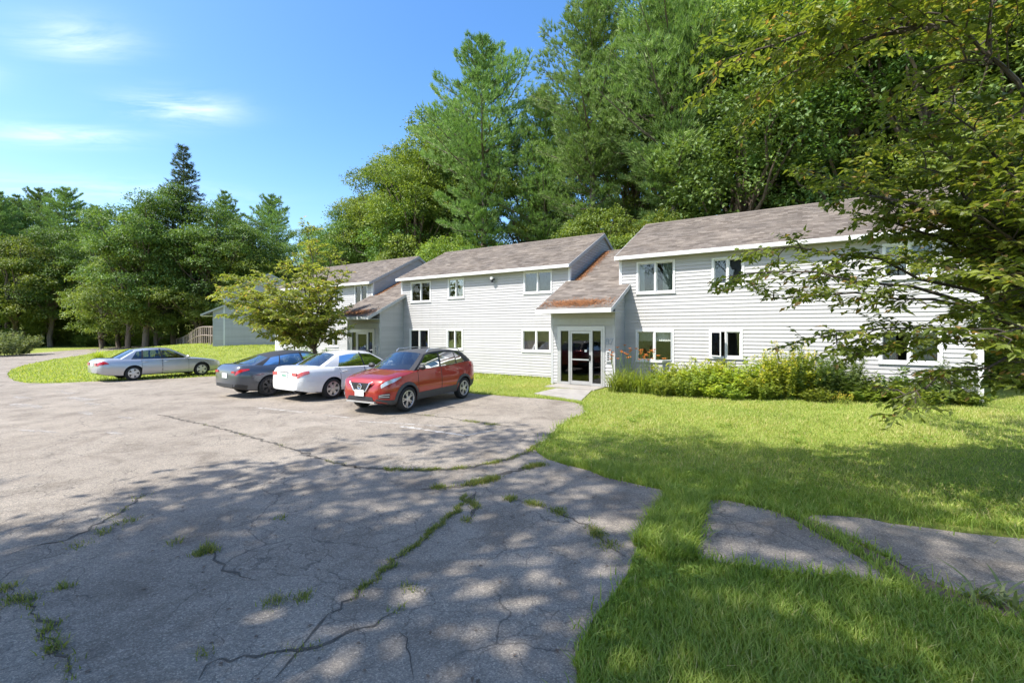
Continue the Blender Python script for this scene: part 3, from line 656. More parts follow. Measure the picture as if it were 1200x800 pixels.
N2, N3, N1 = 17.9, 17.2, 18.0
S2, S3, S1 = -19.05, -6.2, -31.95
dk = (0.0, 1.0, 'room', 0.0)
tan_ = (0.0, 1.0, 'blind', 0.0); cur = (0.0, 1.0, 'curtain', 0.0); cur_l = (0.0, 0.62, 'curtain', 0.0)
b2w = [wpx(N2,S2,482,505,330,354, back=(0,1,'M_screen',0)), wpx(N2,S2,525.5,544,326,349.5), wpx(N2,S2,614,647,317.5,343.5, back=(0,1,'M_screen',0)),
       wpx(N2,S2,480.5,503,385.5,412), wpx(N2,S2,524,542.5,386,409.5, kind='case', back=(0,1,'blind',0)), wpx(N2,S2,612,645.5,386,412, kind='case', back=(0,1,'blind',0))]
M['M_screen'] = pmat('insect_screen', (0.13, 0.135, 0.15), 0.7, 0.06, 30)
M['M_shade'] = pmat('white_shade', (0.7, 0.7, 0.68), 0.8, 0.05, 8)
B2 = unit(S2, N2, 'white vinyl apartment wing behind the red car, wall light under its eave', b2w)
b3w = [wpx(N3,S3,746.5,791,306,343.5, back=(0.0,0.3,'M_shade',0), back2=(0.35,1,'greenblind',0)), wpx(N3,S3,834.5,872,301.5,334.5, back=(0,1,'M_screen',0)), wpx(N3,S3,1034,1098,284,326, back=(0.1,1,'M_shade',0.25), back2=(0.05,1,'greenblind',0)),
       wpx(N3,S3,745.5,789.5,386.5,423.5, kind='case', back=(0,1,'M_shade',0.66), opened=(1,'R',0.55)), wpx(N3,S3,831.5,870,386.5,419.5, kind='case', opened=(0,'L',0.62)), wpx(N3,S3,1030,1104,387,426, kind='case', back=(0.0,0.55,'curtain',0), back2=cur)]
B3 = unit(S3, N3, 'white vinyl apartment wing with the overgrown flower bed along its wall', b3w, ground_z=0.06, lb=10.1)
b1w = [wpx(N1,S1,329,343,337,354), wpx(N1,S1,386,398,335,356), wpx(N1,S1,416,431,333.5,357),
       wpx(N1,S1,334,348,385.5,402.5, kind='case', back=cur_l), wpx(N1,S1,384.5,397,386,406), wpx(N1,S1,413,428,386,409)]
B1 = unit(S1, N1, 'white vinyl apartment wing half hidden behind the small olive tree', b1w, ground_z=-0.1)
C0 = np.array([-26.6, 42.0]); ES0 = np.array([0.53, -0.848]); EN0 = np.array([0.848, 0.53]); ROT0 = math.atan2(ES0[1], ES0[0]); _q = C0-LB*ES0
B0 = unit(-45.3-LB, 20.6, 'grey shaded gable end of the apartment wing beyond the lawn', [], ground_z=0.0, z_off=0.62, frame=(_q[0], _q[1], ROT0))

def entry(s0, wid, Nf, Nback, label, number=None, z_off=0.0, NR=None, NL=None, full=True, door=True, frame=None):
    """lean-to entry: front wall at Nf, roof rising back to Nback between two wings (NL, NR: their facade planes)"""
    X, Y = xy(s0, Nf) if frame is None else frame[:2]; root = empty('entry_vestibule', (X, Y, z_off), ROT if frame is None else frame[2]); tag(root, label, 'entrance', 'lean-to entrances between the wings')
    ovh, sl = 0.92, 0.5; z_e = 2.95; zw = z_e+ovh*sl-0.12    # wall top at the front
    D = Nback-Nf; yR = NR-Nf; yL = NL-Nf
    ft = lambda y: zw+y*sl
    dx0, dx1 = 0.36, 2.16                                   # door set opening
    ops = [(dx0, dx1, 0.0, 2.2)] if door else []
    siding(root, (0, 0), (1, 0), (0, -1), lambda z: (0, wid), 0.06, zw, ops)
    def rs(z): return (max(0.0, (z-zw)/sl), yR)
    siding(root, (wid, 0), (0, 1), (1, 0), rs, 0.0, min(zw+yR*sl, 20), ())
    def ls(z): return (max(0.0, (z-zw)/sl), yL)
    siding(root, (0, 0), (0, 1), (-1, 0), ls, 0.0, zw+yL*sl, (), join=True)
    for cx, dx in ((0, -1), (wid, 1)):
        mb = MB(); t = 0.026
        mb.box((min(cx-dx*0.08, cx+dx*t), -t, 0.0), (max(cx-dx*0.08, cx+dx*t), 0, zw-0.01)); mb.box((min(cx, cx+dx*t), 0, 0), (max(cx, cx+dx*t), 0.08, zw-0.01)); mb.build('corner_trim', 'trimgrey', root)
    mb = MB(); mb.box((0.03, 0.03, -0.35), (wid-0.03, min(yL, yR), 0.05)); mb.build('foundation', 'foundation', root)
    mb = MB(); mb.box((0.05, 1.9, 0.05), (wid-0.05, 1.95, zw)); mb.box((0.05, 0.05, 0.05), (wid-0.05, 1.9, 0.07)); mb.build('interior', 'interior_brown', root)
    # roof in three strips: overhang left of the wall in front of the left wing, main, right overhang
    zt = lambda y: z_e+(y+ovh)*sl
    rk = 0.22
    f1 = roof_slab(root, (-rk, -ovh, zt(-ovh)), (0.13, -ovh, zt(-ovh)), (0.13, yL-0.022, zt(yL-0.022)), (-rk, yL-0.022, zt(yL-0.022)), 0.09, 5)
    f2 = roof_slab(root, (0.13, -ovh, zt(-ovh)), (wid-0.14, -ovh, zt(-ovh)), (wid-0.14, D, zt(D)), (0.13, D, zt(D)), 0.09, 6)
    f3 = roof_slab(root, (wid-0.14, -ovh, zt(-ovh)), (wid+rk, -ovh, zt(-ovh)), (wid+rk, yR-0.022, zt(yR-0.022)), (wid-0.14, yR-0.022, zt(yR-0.022)), 0.09, 7)
    if full:
        yb = D+4.0; roof_slab(root, (wid-0.14, yb, zt(D)-4*sl), (0.13, yb, zt(D)-4*sl), (0.13, D, zt(D)), (wid-0.14, D, zt(D)), 0.09, 8)
    mb = MB(); mb.box((-rk-0.003, -ovh-0.03, z_e-0.16), (wid+rk+0.003, -ovh-0.004, z_e-0.01)); mb.build('fascia', 'trim', root)
    mb = MB(); y1 = yR-0.03
    for x0_, x1_, ye in ((wid+rk+0.004, wid+rk+0.026, y1), (-rk-0.026, -rk-0.004, yL-0.03)):
        V = [(x0_,-ovh,zt(-ovh)-.16),(x1_,-ovh,zt(-ovh)-.16),(x1_,ye,zt(ye)-.16),(x0_,ye,zt(ye)-.16),(x0_,-ovh,zt(-ovh)),(x1_,-ovh,zt(-ovh)),(x1_,ye,zt(ye)),(x0_,ye,zt(ye))]
        mb.add(V, [(0,3,2,1),(4,5,6,7),(0,1,5,4),(1,2,6,5),(2,3,7,6),(3,0,4,7)])
        mb.build('rake_board', 'trimgrey', root); mb = MB()
    mb = MB(); mb.box((-rk+0.01, -ovh+0.0, z_e-0.15), (wid+rk-0.01, -0.022, z_e-0.13)); mb.build('soffit', 'soffit', root)
    mb = MB(); mb.box((0.0, -0.045, 2.36), (wid, -0.021, 2.60)); mb.build('frieze_board', 'trimgrey', root)
    if door:
        mb = MB(); t = 0.06
        for (a, b, c, d) in ((dx0, 0.05, dx0+t, 2.2), (dx1-t, 0.05, dx1, 2.2), (dx0+t, 2.13, dx1-t, 2.2), (dx0+0.40, 0.05, dx0+0.46, 2.13), (dx1-0.46, 0.05, dx1-0.40, 2.13), (dx0+t, 0.05, dx0+0.40, 0.14), (dx1-0.40, 0.05, dx1-t, 0.14)):
            mb.box((a, -0.05, b), (c, 0.07, d))
        mb.box((dx0-0.09, -0.04, 0.05), (dx0, -0.004, 2.3)); mb.box((dx1, -0.04, 0.05), (dx1+0.09, -0.004, 2.3)); mb.box((dx0, -0.041, 2.2), (dx1, -0.004, 2.3))
        mb.build('door_frame', 'alu', root)
        for a, b in ((dx0+t, dx0+0.40), (dx1-0.40, dx1-t)):
            g = MB(); g.box((a, 0.0, 0.14), (b, 0.008, 2.13)); g.build('sidelight_pane', 'doorglass', root)
        a, b = dx0+0.465, dx1-0.465
        mb = MB(); st = 0.075
        for (p, q, r_, s_) in ((a, 0.06, a+st, 2.12), (b-st, 0.06, b, 2.12), (a+st, 2.03, b-st, 2.12), (a+st, 0.06, b-st, 0.2)): mb.box((p, -0.03, q), (r_, 0.02, s_))
        dr = mb.build('door', 'alu', root)
        g = MB(); g.box((a+st, -0.008, 0.2), (b-st, 0.0, 2.03)); g.build('pane', 'doorglass', dr)
        mb = MB(); mb.box((a+st, -0.075, 1.0), (b-st, -0.045, 1.05)); mb.box((a+st+.02, -0.045, 1.01), (a+st+.05, -0.009, 1.04)); mb.box((b-st-.05, -0.045, 1.01), (b-st-.02, -0.009, 1.04)); mb.build('push_bar', 'alu', dr)
        mb = MB(); mb.box((b-st+.012, -0.075, 1.0), (b-.012, -0.031, 1.2)); mb.tube([(b-.04,-.07,1.2),(b-.04,-.12,1.22),(b-.04,-.12,1.02),(b-.04,-.07,1.04)], .013); mb.build('handle', 'blackm', dr)
        mb = MB(); mb.box((b-st-0.2, -0.0125, 1.32), (b-st-0.1, -0.009, 1.41)); mb.build('notice', 'white_paper', dr)
        # name panel / intercom with a row of buttons
        mb = MB(); mb.box((dx1+0.14, -0.075, 0.98), (dx1+0.34, -0.021, 1.40)); ic = mb.build('intercom', 'trimgrey', root)
        for i in range(4):
            mb = MB(); mb.box((dx1+0.20, -0.084, 1.05+0.08*i), (dx1+0.28, -0.0755, 1.09+0.08*i)); mb.build('button', 'blackm', ic)
        mb = MB(); mb.box((dx0-0.1, -1.05, -0.3), (dx1+0.1, -0.05, 0.045)); mb.build('stoop', 'concrete', root)
        if number:
            cu = bpy.data.curves.new('number', 'FONT'); cu.body = number; cu.size = 0.34; cu.extrude = 0.008; cu.align_x = 'CENTER'
            t_ = bpy.data.objects.new('tmp', cu); COL.objects.link(t_); dg = bpy.context.evaluated_depsgraph_get(); me = bpy.data.meshes.new_from_object(t_.evaluated_get(dg)); bpy.data.objects.remove(t_)
            me.materials.clear(); me.materials.append(pm_num); o = obj('house_number', me, root); o.rotation_euler = (math.radians(90), 0, 0); o.location = (dx1+0.26, -0.032, 1.62)
    return root, zt
pm_num = pmat('blue_grey_numerals', (0.27, 0.30, 0.35), 0.5, 0.08, 20)
E2, zt2 = entry(-8.64, 2.62, 16.14, 21.5, 'glass entrance door under the rusty-needled lean-to roof beside the flower bed', '87', 0.0, N3, N2)
E1, zt1 = entry(-21.55, 2.62, 16.24, 21.6, 'glass entrance door behind the white sedan, lean-to roof above', None, -0.1, N2, N1)
_q = C0-2.66*ES0-0.82*EN0
E0, zt0 = entry(-45.3-2.75, 2.62, 19.78, 20.58, 'small grey lean-to porch on the shaded gable building beyond the lawn', None, 0.62, 20.6, 20.6, full=False, door=False, frame=(_q[0], _q[1], ROT0))

# pine needle litter lying on the entrance roofs
for (root, zt, sd) in ((E2, zt2, 1), (E1, zt1, 2)):
    rg = np.random.default_rng(sd); n = 5200
    y = np.concatenate([rg.normal(-0.52, 0.13, n//2)+0.10*np.sin(np.arange(n//2)*0.01), rg.uniform(1.7, 5.2, n//2)]); x = np.concatenate([np.clip(rg.normal(1.3, .62, n//2), -.1, 2.7), 0.16+np.abs(rg.normal(0, 0.11, n//2))+0.25*rg.random(n//2)**3])
    keep = (y > -0.9); x, y = x[keep], y[keep]; n = len(x); an = rg.uniform(0, np.pi, n); l = rg.uniform(0.04, 0.10, n); w = 0.012
    z = 2.95+(y+0.92)*0.5+0.018+rg.random(n)*0.03*np.exp(-((y+0.52)/.15)**2)
    dx, dy = np.cos(an)*l, np.sin(an)*l; px_, py_ = -np.sin(an)*w, np.cos(an)*w
    P0 = np.column_stack([x-px_, y-py_, z]); P1 = np.column_stack([x+px_, y+py_, z+0.004]); P2 = np.column_stack([x+dx, y+dy, z+dy*0.5+0.012])
    V = np.concatenate([P0, P1, P2]); i = np.arange(n); mb = MB(); mb.add(V, np.stack([i, i+n, i+2*n], 1))
    o = mb.build('pine_needle_litter', 'needles_litter', None); o.matrix_world = Matrix.Translation(root.location) @ Matrix.Rotation(ROT, 4, 'Z')
    tag(o, 'rust coloured pine needles lying on the entrance roof', 'needles', 'needle litter on roofs', 'stuff')

# flood light under the eave of the middle wing
s_, Z_ = site_px(577.5, N2-0.1); X, Y = xy(s_, N2)
fl = empty('flood_light', (X, Y, z_px(327, Z_)), ROT); tag(fl, 'small black flood light with white head fixed high on the siding', 'light')
mb = MB(); mb.lathe([(0, -0.03), (0.06, -0.03), (0.06, 0.0)], 14, 'y'); mb.tube([(0,-.03,0),(0,-.12,-.02),(0.0,-.16,-.08)], .02); mb.build('bracket', 'blackm', fl, True, 40)
mb = MB(); mb.lathe([(0.03, -0.10), (0.05, -0.14), (0.075, -0.26), (0.065, -0.265), (0, -0.25)], 14, 'y', (0.02, 0, 0.04)); mb.build('lamp_head', 'trim', fl, True, 40)
mb = MB(); mb.box((-.05,-.2,-.17), (.05,-.12,-.06)); mb.build('sensor', 'blackm', fl)

# board rail along the ramp to the far porch
P0, P1 = np.array(gp(200, 406.5)), C0-2.9*ES0-0.9*EN0
rr = empty('ramp_railing', (*P0, float(gz(*P0))-0.0)); tag(rr, 'weathered wooden ramp railing leading up to the far grey porch', 'railing')
n = 26; ends = []
for i in range(n+1):
    t = i/n; p = P0+(P1-P0)*t; zb = float(gz(*p))-float(gz(*P0)); top = 1.0+0.75*min(1, t*1.4)+0.0
    mb = MB(); w = 0.06 if i % 5 == 0 else 0.03; q = p-P0
    mb.box((q[0]-w, q[1]-w, zb-0.05), (q[0]+w, q[1]+w, zb+top*1.0)); mb.build('post' if i % 5 == 0 else 'baluster', 'wood', rr); ends.append((q[0], q[1], zb+top))
mb = MB(); mb.tube(ends, 0.06, 4); mb.build('handrail', 'wood', rr)
mb = MB(); mb.tube([(a, b, c-0.85 if c > 1.0 else c-.8) for a, b, c in ends], 0.05, 4); mb.build('lower_rail', 'wood', rr)

# ------------------------------------------------------------------ vegetation generators
def unit_rand(rg, n):
    v = rg.normal(0, 1, (n, 3)); return v/(np.linalg.norm(v, axis=1)[:, None]+1e-9)
def nrm(v): return v/(np.linalg.norm(v, axis=-1, keepdims=True)+1e-9)
def add_leaves(mb, P, D, U, L, W, tint, mat=0, fold=0.15, tri=False):
    D = nrm(D); Sd = nrm(np.cross(D, U)); U = np.cross(Sd, D); n = len(P); L = np.broadcast_to(L, (n,))[:, None]; W = np.broadcast_to(W, (n,))[:, None]
    mid = P+D*L*0.45
    a = P; b = mid+Sd*W*0.5+U*W*fold; c = P+D*L-U*L*0.06; d = mid-Sd*W*0.5+U*W*fold
    V = np.concatenate([a, b, c, d]); i = np.arange(n)
    if tri:
        mb.add(V, np.stack([i, i+n, i+2*n], 1), mat, tint); mb.add(V, np.stack([i, i+2*n, i+3*n], 1), mat, tint)
    else: mb.add(V, np.stack([i, i+n, i+2*n, i+3*n], 1), mat, tint)

def limb_path(a, b, sag, n=7, wob=0.1, rg=None):
    a, b = np.array(a, float), np.array(b, float); t = np.linspace(0, 1, n)[:, None]; P = a+(b-a)*t
    P[:, 2] += sag*4*(t*(1-t))[:, 0]
    if rg is not None and wob: P[1:-1] += rg.normal(0, wob, (n-2, 3))
    return P

def tree_from(name, trunk, crown, tmat, cmat):
    root = empty(name, (0, 0, 0)); trunk.build('trunk', tmat, root, True, 60); crown.build('crown', cmat, root); return root

def deciduous(seed, H, RX, z0, nb=26, nl=15000, leaf=0.2, cmat='leaf_decid', tmat='bark', name='broadleaf_tree', lower=0.0):
    """H height, RX crown radius, z0 crown bottom"""
    rg = np.random.default_rng(seed); hc = H-z0; cz = z0+hc*0.5; tr, cr = MB(), MB()
    tr.tube(limb_path((0, 0, -0.4), (rg.normal(0, .3), rg.normal(0, .3), z0+hc*0.72), 0, 8, 0.12, rg), np.linspace(H*0.016+0.06, 0.05, 8), 8)
    C, Rb = [], []
    for i in range(nb):
        d = unit_rand(rg, 1)[0]; k = 0.30+0.52*rg.random()**0.6; zf = d[2]*k
        prof = 1.0-0.30*max(0, zf)-0.12*max(0, -zf)
        c = np.array([d[0]*k*RX*prof, d[1]*k*RX*prof, cz+zf*hc*0.58]); C.append(c); Rb.append(RX*(0.19+0.15*rg.random())*(1-0.2*max(0, zf)))
    C.append(np.array([0, 0, H-RX*0.34])); Rb.append(RX*0.34); C = np.array(C); Rb = np.array(Rb); nb = len(C)
    for i in range(nb):
        if i % 2 == 0:
            zb = z0*0.7+max(0, (C[i][2]-z0))*0.45; tr.tube(limb_path((0, 0, zb), C[i], 0.2, 6, 0.15, rg), np.linspace(0.11, 0.025, 6), 5)
    w = Rb**2; w = w/w.sum(); ns = 34
    sub = unit_rand(rg, nb*ns); sub[:, 2] = np.where(sub[:, 2] < -0.15, -sub[:, 2]*0.8, sub[:, 2]); sub = nrm(sub)
    subr = (0.72+0.36*rg.random(nb*ns)); Bi = np.repeat(np.arange(nb), ns)
    SC_ = C[Bi]+sub*(Rb[Bi]*subr)[:, None]*np.array([1, 1, 0.72])
    bi = rg.choice(nb, nl, p=w); si = bi*ns+rg.integers(0, ns, nl)
    sig = 0.07*RX**0.5+0.06
    P = SC_[si]+rg.normal(0, 1, (nl, 3))*np.array([sig, sig, sig*0.5])
    inn = rg.random(nl) < 0.10; P[inn] = C[bi[inn]]+rg.normal(0, 0.5, (inn.sum(), 3))*Rb[bi[inn]][:, None]*0.6
    out = sub[si]; D = nrm(out*np.array([1, 1, .3])+unit_rand(rg, nl)*0.9+np.array([0, 0, -0.25])); U = nrm(np.array([0, 0, 1.0])+out*0.6+unit_rand(rg, nl)*0.65)
    cl = rg.normal(0.5, 0.15, nb*ns)[si]+0.10*rg.normal(0, 1, nb)[bi]
    Ls = leaf*rg.uniform(0.7, 1.25, nl)
    add_leaves(cr, P, D, U, Ls, Ls*0.62, np.clip(cl+rg.normal(0, 0.16, nl), 0, 1))
    return tree_from(name, tr, cr, tmat, cmat)

def conifer(seed, H, RX, z0, nt=5600, nl_=0.30, cmat='needle', shape='white', name='pine_tree', width=0.034):
    """white pine: whorls of up-swept plumes; 'spire': narrow conical with drooping arms"""
    rg = np.random.default_rng(seed); tr, cr = MB(), MB(); nz_ = 14
    tp = np.column_stack([rg.normal(0, .05, nz_).cumsum()*0.6, rg.normal(0, .05, nz_).cumsum()*0.6, np.linspace(-0.4, H, nz_)])
    tr.tube(tp, np.linspace(H*0.011+0.06, 0.03, nz_), 8)
    tx = lambda z: np.array([np.interp(z, tp[:, 2], tp[:, 0]), np.interp(z, tp[:, 2], tp[:, 1]), z])
    segs = []; z = z0
    while z < H-0.3:
        t = (z-z0)/(H-z0)
        if shape == 'white': prof = (0.45+0.9*t if t < 0.3 else 0.74+0.0*t) if t < 0.35 else 0.98*(1-((t-0.35)/0.65)**1.7)+0.06
        else: prof = 1.0*(1-t)**0.85+0.04
        nbr = rg.integers(5, 8) if shape == 'white' else rg.integers(5, 8); a0 = rg.random()*6.28
        for k in range(nbr):
            if rg.random() < 0.10: continue
            az = a0+k*6.283/nbr+rg.normal(0, .2); Lb = RX*prof*rg.uniform(0.55, 1.15)*(0.86 if rg.random() < .5 else 1)
            el = (0.10+0.5*t if shape == 'white' else 0.05+0.3*t)+rg.normal(0, .10)
            b = tx(z); tip = b+np.array([math.cos(az)*Lb*math.cos(el), math.sin(az)*Lb*math.cos(el), Lb*math.sin(el)+(0.12*Lb if shape == 'white' else -0.02*Lb)])
            Pp = limb_path(b, tip, -0.06*Lb, 6, 0.05, rg); tr.tube(Pp, np.linspace(0.022+0.012*Lb, 0.012, 6), 4, cap=False); segs.append((Pp, Lb, t))
        z += (rg.uniform(0.85, 1.35) if shape == 'white' else rg.uniform(0.45, 0.7))*(1.0-0.25*t)
    # bare dead twigs on the lower trunk
    for i in range(14):
        zz = rg.uniform(z0*0.35, z0); az = rg.random()*6.28; l_ = rg.uniform(.4, 1.4); b = tx(zz); tr.tube(limb_path(b, b+np.array([math.cos(az)*l_, math.sin(az)*l_, rg.normal(-.05, .15)]), 0, 4, .05, rg), np.linspace(.022, .008, 4), 3, cap=False)
    tot = sum(s[1] for s in segs); Ps, Ds, Tn = [], [], []
    for (Pp, Lb, t) in segs:
        m = max(5, int(nt*Lb/tot)); u = 1-(1-0.12)*rg.random(m)**1.25*1.0; u = np.clip(u, 0.14, 1); x = u*(len(Pp)-1); i0 = np.minimum(x.astype(int), len(Pp)-2); f = (x-i0)[:, None]
        c = Pp[i0]*(1-f)+Pp[i0+1]*f; ax = nrm(Pp[-1]-Pp[0]); side = nrm(np.cross(ax, [0, 0, 1.0]))
        wd = Lb*0.34*np.sin(np.clip(u, 0, 1)*2.6)+0.10
        off = rg.uniform(-1, 1, m)*wd; c = c+side*off[:, None]-ax*np.abs(off)[:, None]*0.35+np.array([0, 0, 1.0])*(rg.normal(0.05, 0.06, m)*(0.6+0.2*Lb))[:, None]
        Ps.append(c); Ds.append(nrm(ax*0.75+side*np.sign(off)[:, None]*0.5+np.array([0, 0, 0.45 if shape == 'white' else 0.1])+unit_rand(rg, m)*0.3)); Tn.append(np.full(m, 0.5)+rg.normal(0, .12)+0.12*(u-0.6))
    P = np.concatenate(Ps); D = np.concatenate(Ds); tn = np.concatenate(Tn); k = 7
    P = np.repeat(P, k, 0); D = np.repeat(D, k, 0); tn = np.repeat(tn, k); n = len(P)
    d = nrm(D+unit_rand(rg, n)*0.62); Ls = nl_*rg.uniform(0.7, 1.2, n); sd = nrm(np.cross(d, unit_rand(rg, n))); w = width*rg.uniform(.7, 1.3, n)
    P = P+rg.normal(0, .03, (n, 3)); V = np.concatenate([P-sd*w[:, None]/2, P+sd*w[:, None]/2, P+d*Ls[:, None]]); i = np.arange(n)
    cr.add(V, np.stack([i, i+n, i+2*n], 1), 0, np.clip(tn+rg.normal(0, .14, n), 0, 1))
    return tree_from(name, tr, cr, 'pinebark', cmat)

def ornamental(name, base, fork, ends, leaf, seed, sec_step, twig_step, per_twig, cmat='leaf_olive', tmat='dkbark', sec_len=(0.5, 1.25), tw_len=(0.18, 0.36), r0=0.13, starts=None, wid=0.46, flat=0.35, thin=()):
    """small spreading tree; limbs run from the fork to given end points, then side shoots, twigs and leaves"""
    rg = np.random.default_rng(seed); tr, cr = MB(), MB(); base = np.array(base, float); fork = np.array(fork, float)
    tr.tube(limb_path(base-np.array([0, 0, .3]), fork, 0, 6, .03, rg), np.linspace(r0*1.25, r0, 6), 10)
    LP, LD, LU, LT = [], [], [], []
    def leaves_on(A, B, n):
        ax = B-A; l = np.linalg.norm(ax); ax = ax/(l+1e-9); u = np.linspace(0.05, 1.0, n)+rg.normal(0, .03, n)
        sd = np.cross(ax, [0, 0, 1.0]); sd = sd/(np.linalg.norm(sd)+1e-9); sg = np.where(np.arange(n) % 2 == 0, 1.0, -1.0)
        p = A+ax*(u*l)[:, None]; d = ax*0.55+sd*sg[:, None]*0.8+np.array([0, 0, -0.28])+rg.normal(0, .30, (n, 3))
        LP.append(p); LD.append(d); LU.append(np.array([0, 0, 1.0])+rg.normal(0, flat, (n, 3))); LT.append(np.clip(np.full(n, tone)+rg.normal(0, .15, n), 0, 1))
    for li, e in enumerate(ends):
        e = np.array(e, float); mids = None
        st_ = np.array(starts[li], float) if starts and starts[li] is not None else fork
        L = np.linalg.norm(e-st_); n = 9
        P = limb_path(st_, e, 0.10*L, n, 0.012*L, rg)
        rad = np.linspace(min(r0*0.62, 0.012*L+0.015)*(.5 if li in thin else .8), 0.006, n); tr.tube(P, rad, 6, cap=False)
        cum = np.concatenate([[0], np.cumsum(np.linalg.norm(np.diff(P, axis=0), axis=1))]); at = lambda q: np.array([np.interp(q, cum, P[:, k]) for k in range(3)])
        q = (0.22 if li not in thin else 0.58)*cum[-1]; sgn = 1
        while q < cum[-1]:
            t = q/cum[-1]; c = at(q); tg = nrm(at(min(q+.1, cum[-1]))-at(q-.1)); sd = nrm(np.cross(tg, [0, 0, 1.0])); sgn = -sgn
            tone = float(np.clip(rg.normal(0.44, 0.17), 0, 1))
            dirn = nrm(tg*rg.uniform(.3, .9)+sd*sgn*rg.uniform(.5, 1.0)+np.array([0, 0, rg.normal(0.0, .26)]))
            l = rg.uniform(*sec_len)*(1.05-0.55*t)*(.72 if li in thin else 1); tip = c+dirn*l+np.array([0, 0, -0.12*l]); Q = limb_path(c, tip, 0.05*l, 5, 0.02, rg)
            tr.tube(Q, np.linspace(0.010, 0.003, 5), 4, cap=False); cq = np.linalg.norm(tip-c); s2 = 1; v = 0.12
            while v < cq:
                a = Q[0]+(tip-c)*(v/cq)+np.array([0, 0, .05*l*4*(v/cq)*(1-v/cq)]); s2 = -s2; sd2 = nrm(np.cross(dirn, [0, 0, 1.0]))
                td = nrm(dirn*0.7+sd2*s2*rg.uniform(.4, 1.0)+np.array([0, 0, rg.normal(.02, .32)])); b = a+td*rg.uniform(*tw_len); tr.tube([a, b], [.0035, .0015], 3, cap=False); leaves_on(a, b, per_twig); v += twig_step*rg.uniform(.7, 1.3)
            leaves_on(Q[3], tip+dirn*0.1, per_twig)
            q += sec_step*rg.uniform(.7, 1.3)
        tone = 0.5; leaves_on(P[-2], P[-1]+nrm(P[-1]-P[-2])*0.15, per_twig+3)
    P = np.concatenate(LP); n = len(P); Ls = leaf*rg.uniform(.65, 1.2, n)
    tn = np.concatenate(LT); red = rg.random(n) < 0.05; tn[red] = 1.0; tn[~red] *= 0.80
    add_leaves(cr, P, np.concatenate(LD), np.concatenate(LU), Ls, Ls*wid, tn, 0, 0.18, tri=True)
    root = empty(name, (0, 0, 0)); tr.build('trunk', tmat, root, True, 60); cr.build('crown', cmat, root); return root, n

# ------------------------------------------------------------------ woodland
def put(proto, used, X, Y, sc=1.0, rz=0.0, label=None, group=None, zs=1.0):
    o = proto if not used else copy_tree(proto)
    o.location = (X, Y, float(gz(X, Y))-0.05); o.scale = (sc, sc, sc*zs); o.rotation_euler = (0, 0, rz)
    tag(o, label, 'tree', group); return o
protoD = [deciduous(11, 15, 5.2, 2.0, 52, 27000, 0.19), deciduous(12, 18, 5.0, 4.0, 54, 28000, 0.19), deciduous(13, 11, 4.4, 0.8, 44, 24000, 0.18, 'leaf_maple'), deciduous(14, 20, 5.6, 6.0, 58, 30000, 0.195, 'leaf_maple'), deciduous(15, 8, 3.4, 0.4, 36, 18000, 0.165, 'leaf_maple'), deciduous(16, 19, 5.4, 6.0, 40, 10500, 0.21)]
protoP = [conifer(21, 26, 6.4, 8.0, 11500, .36, width=.05), conifer(22, 24, 5.6, 4.0, 11500, .36, width=.05), conifer(23, 28, 5.8, 8.0, 12000, .36, width=.05)]
protoS = [conifer(31, 24, 6.6, 3.0, 9000, 0.36, 'needle_dark', 'spire', 'spruce_tree', 0.045)]
usedD = [False]*len(protoD); usedP = [False]*len(protoP); usedS = [False]
LD_ = {0: 'rounded dark green oak among the woodland trees', 1: 'tall oval dark green broadleaf among the woodland trees', 2: 'low bushy light green maple at the woodland edge', 3: 'high crowned light green maple among the woodland trees', 4: 'small bushy understorey tree at the woodland edge', 5: 'open crowned tree behind the camera'}
rgw = np.random.default_rng(77)
def D_(k, X, Y, sc=1.0, label=None, zs=1.0):
    o = put(protoD[k], usedD[k], X, Y, sc, rgw.random()*6.28, label or LD_[k], 'woodland behind the buildings', zs); usedD[k] = True; return o
def P_(k, X, Y, sc=1.0, label=None, zs=1.0):
    lab = label or ('tall white pine with open crown in the woodland', 'broad full white pine in the woodland', 'towering white pine with a long bare trunk in the woodland')[k]
    o = put(protoP[k], usedP[k], X, Y, sc, rgw.random()*6.28, lab, 'pines behind the buildings', zs); usedP[k] = True; return o
def atpx(x, N):
    s, Z = site_px(x, N); return xy(s, N)
def zone(x): return 'far half-hidden wing' if x < 490 else ('middle wing' if x < 640 else ('needle covered entrance roof' if x < 745 else ('flower-bed wing' if x < 1000 else 'corner of the flower-bed wing')))
# front row straight behind the wings
for (k, x, N, sc) in ((2,700,28,0.95),(4,740,27,1.0),(2,775,28.5,0.9),(4,655,27.5,0.9),(4,600,28,1.0),(2,530,30,1.0),(2,470,31,1.0),(0,405,36,1.15),(0,480,35,1.3),(1,440,39,1.25),(3,525,38,1.25),(1,475,42,1.35),(0,400,46,1.2),(1,508,37,1.42),(3,490,33,1.1),(3,455,36,1.1),(0,425,40,1.3),
                      (3,620,36,1.0),(1,660,40,1.1),(3,740,36,1.05),(0,870,29.5,1.3),(3,925,32,1.2),(1,1000,30,1.2),(3,1090,29,1.15),(1,1180,30,1.2),(0,960,40,1.4),(3,1060,42,1.3),(1,830,38,1.25),
                      (4,960,26.5,0.9),(4,1040,26.5,1.0),(2,1130,27,1.0),(4,1230,27,0.9),(3,1290,33,1.1),(0,1230,38,1.3),(2,1330,26,1.0),(3,1450,30,1.2),(0,1600,28,1.2),(4,820,27,0.9),(2,900,27.5,0.75)):
    X, Y = atpx(x, N); D_(k, X, Y, sc, LD_[k].replace('among the woodland trees', '').replace('at the woodland edge', '').strip()+' in the wood behind the '+zone(x))
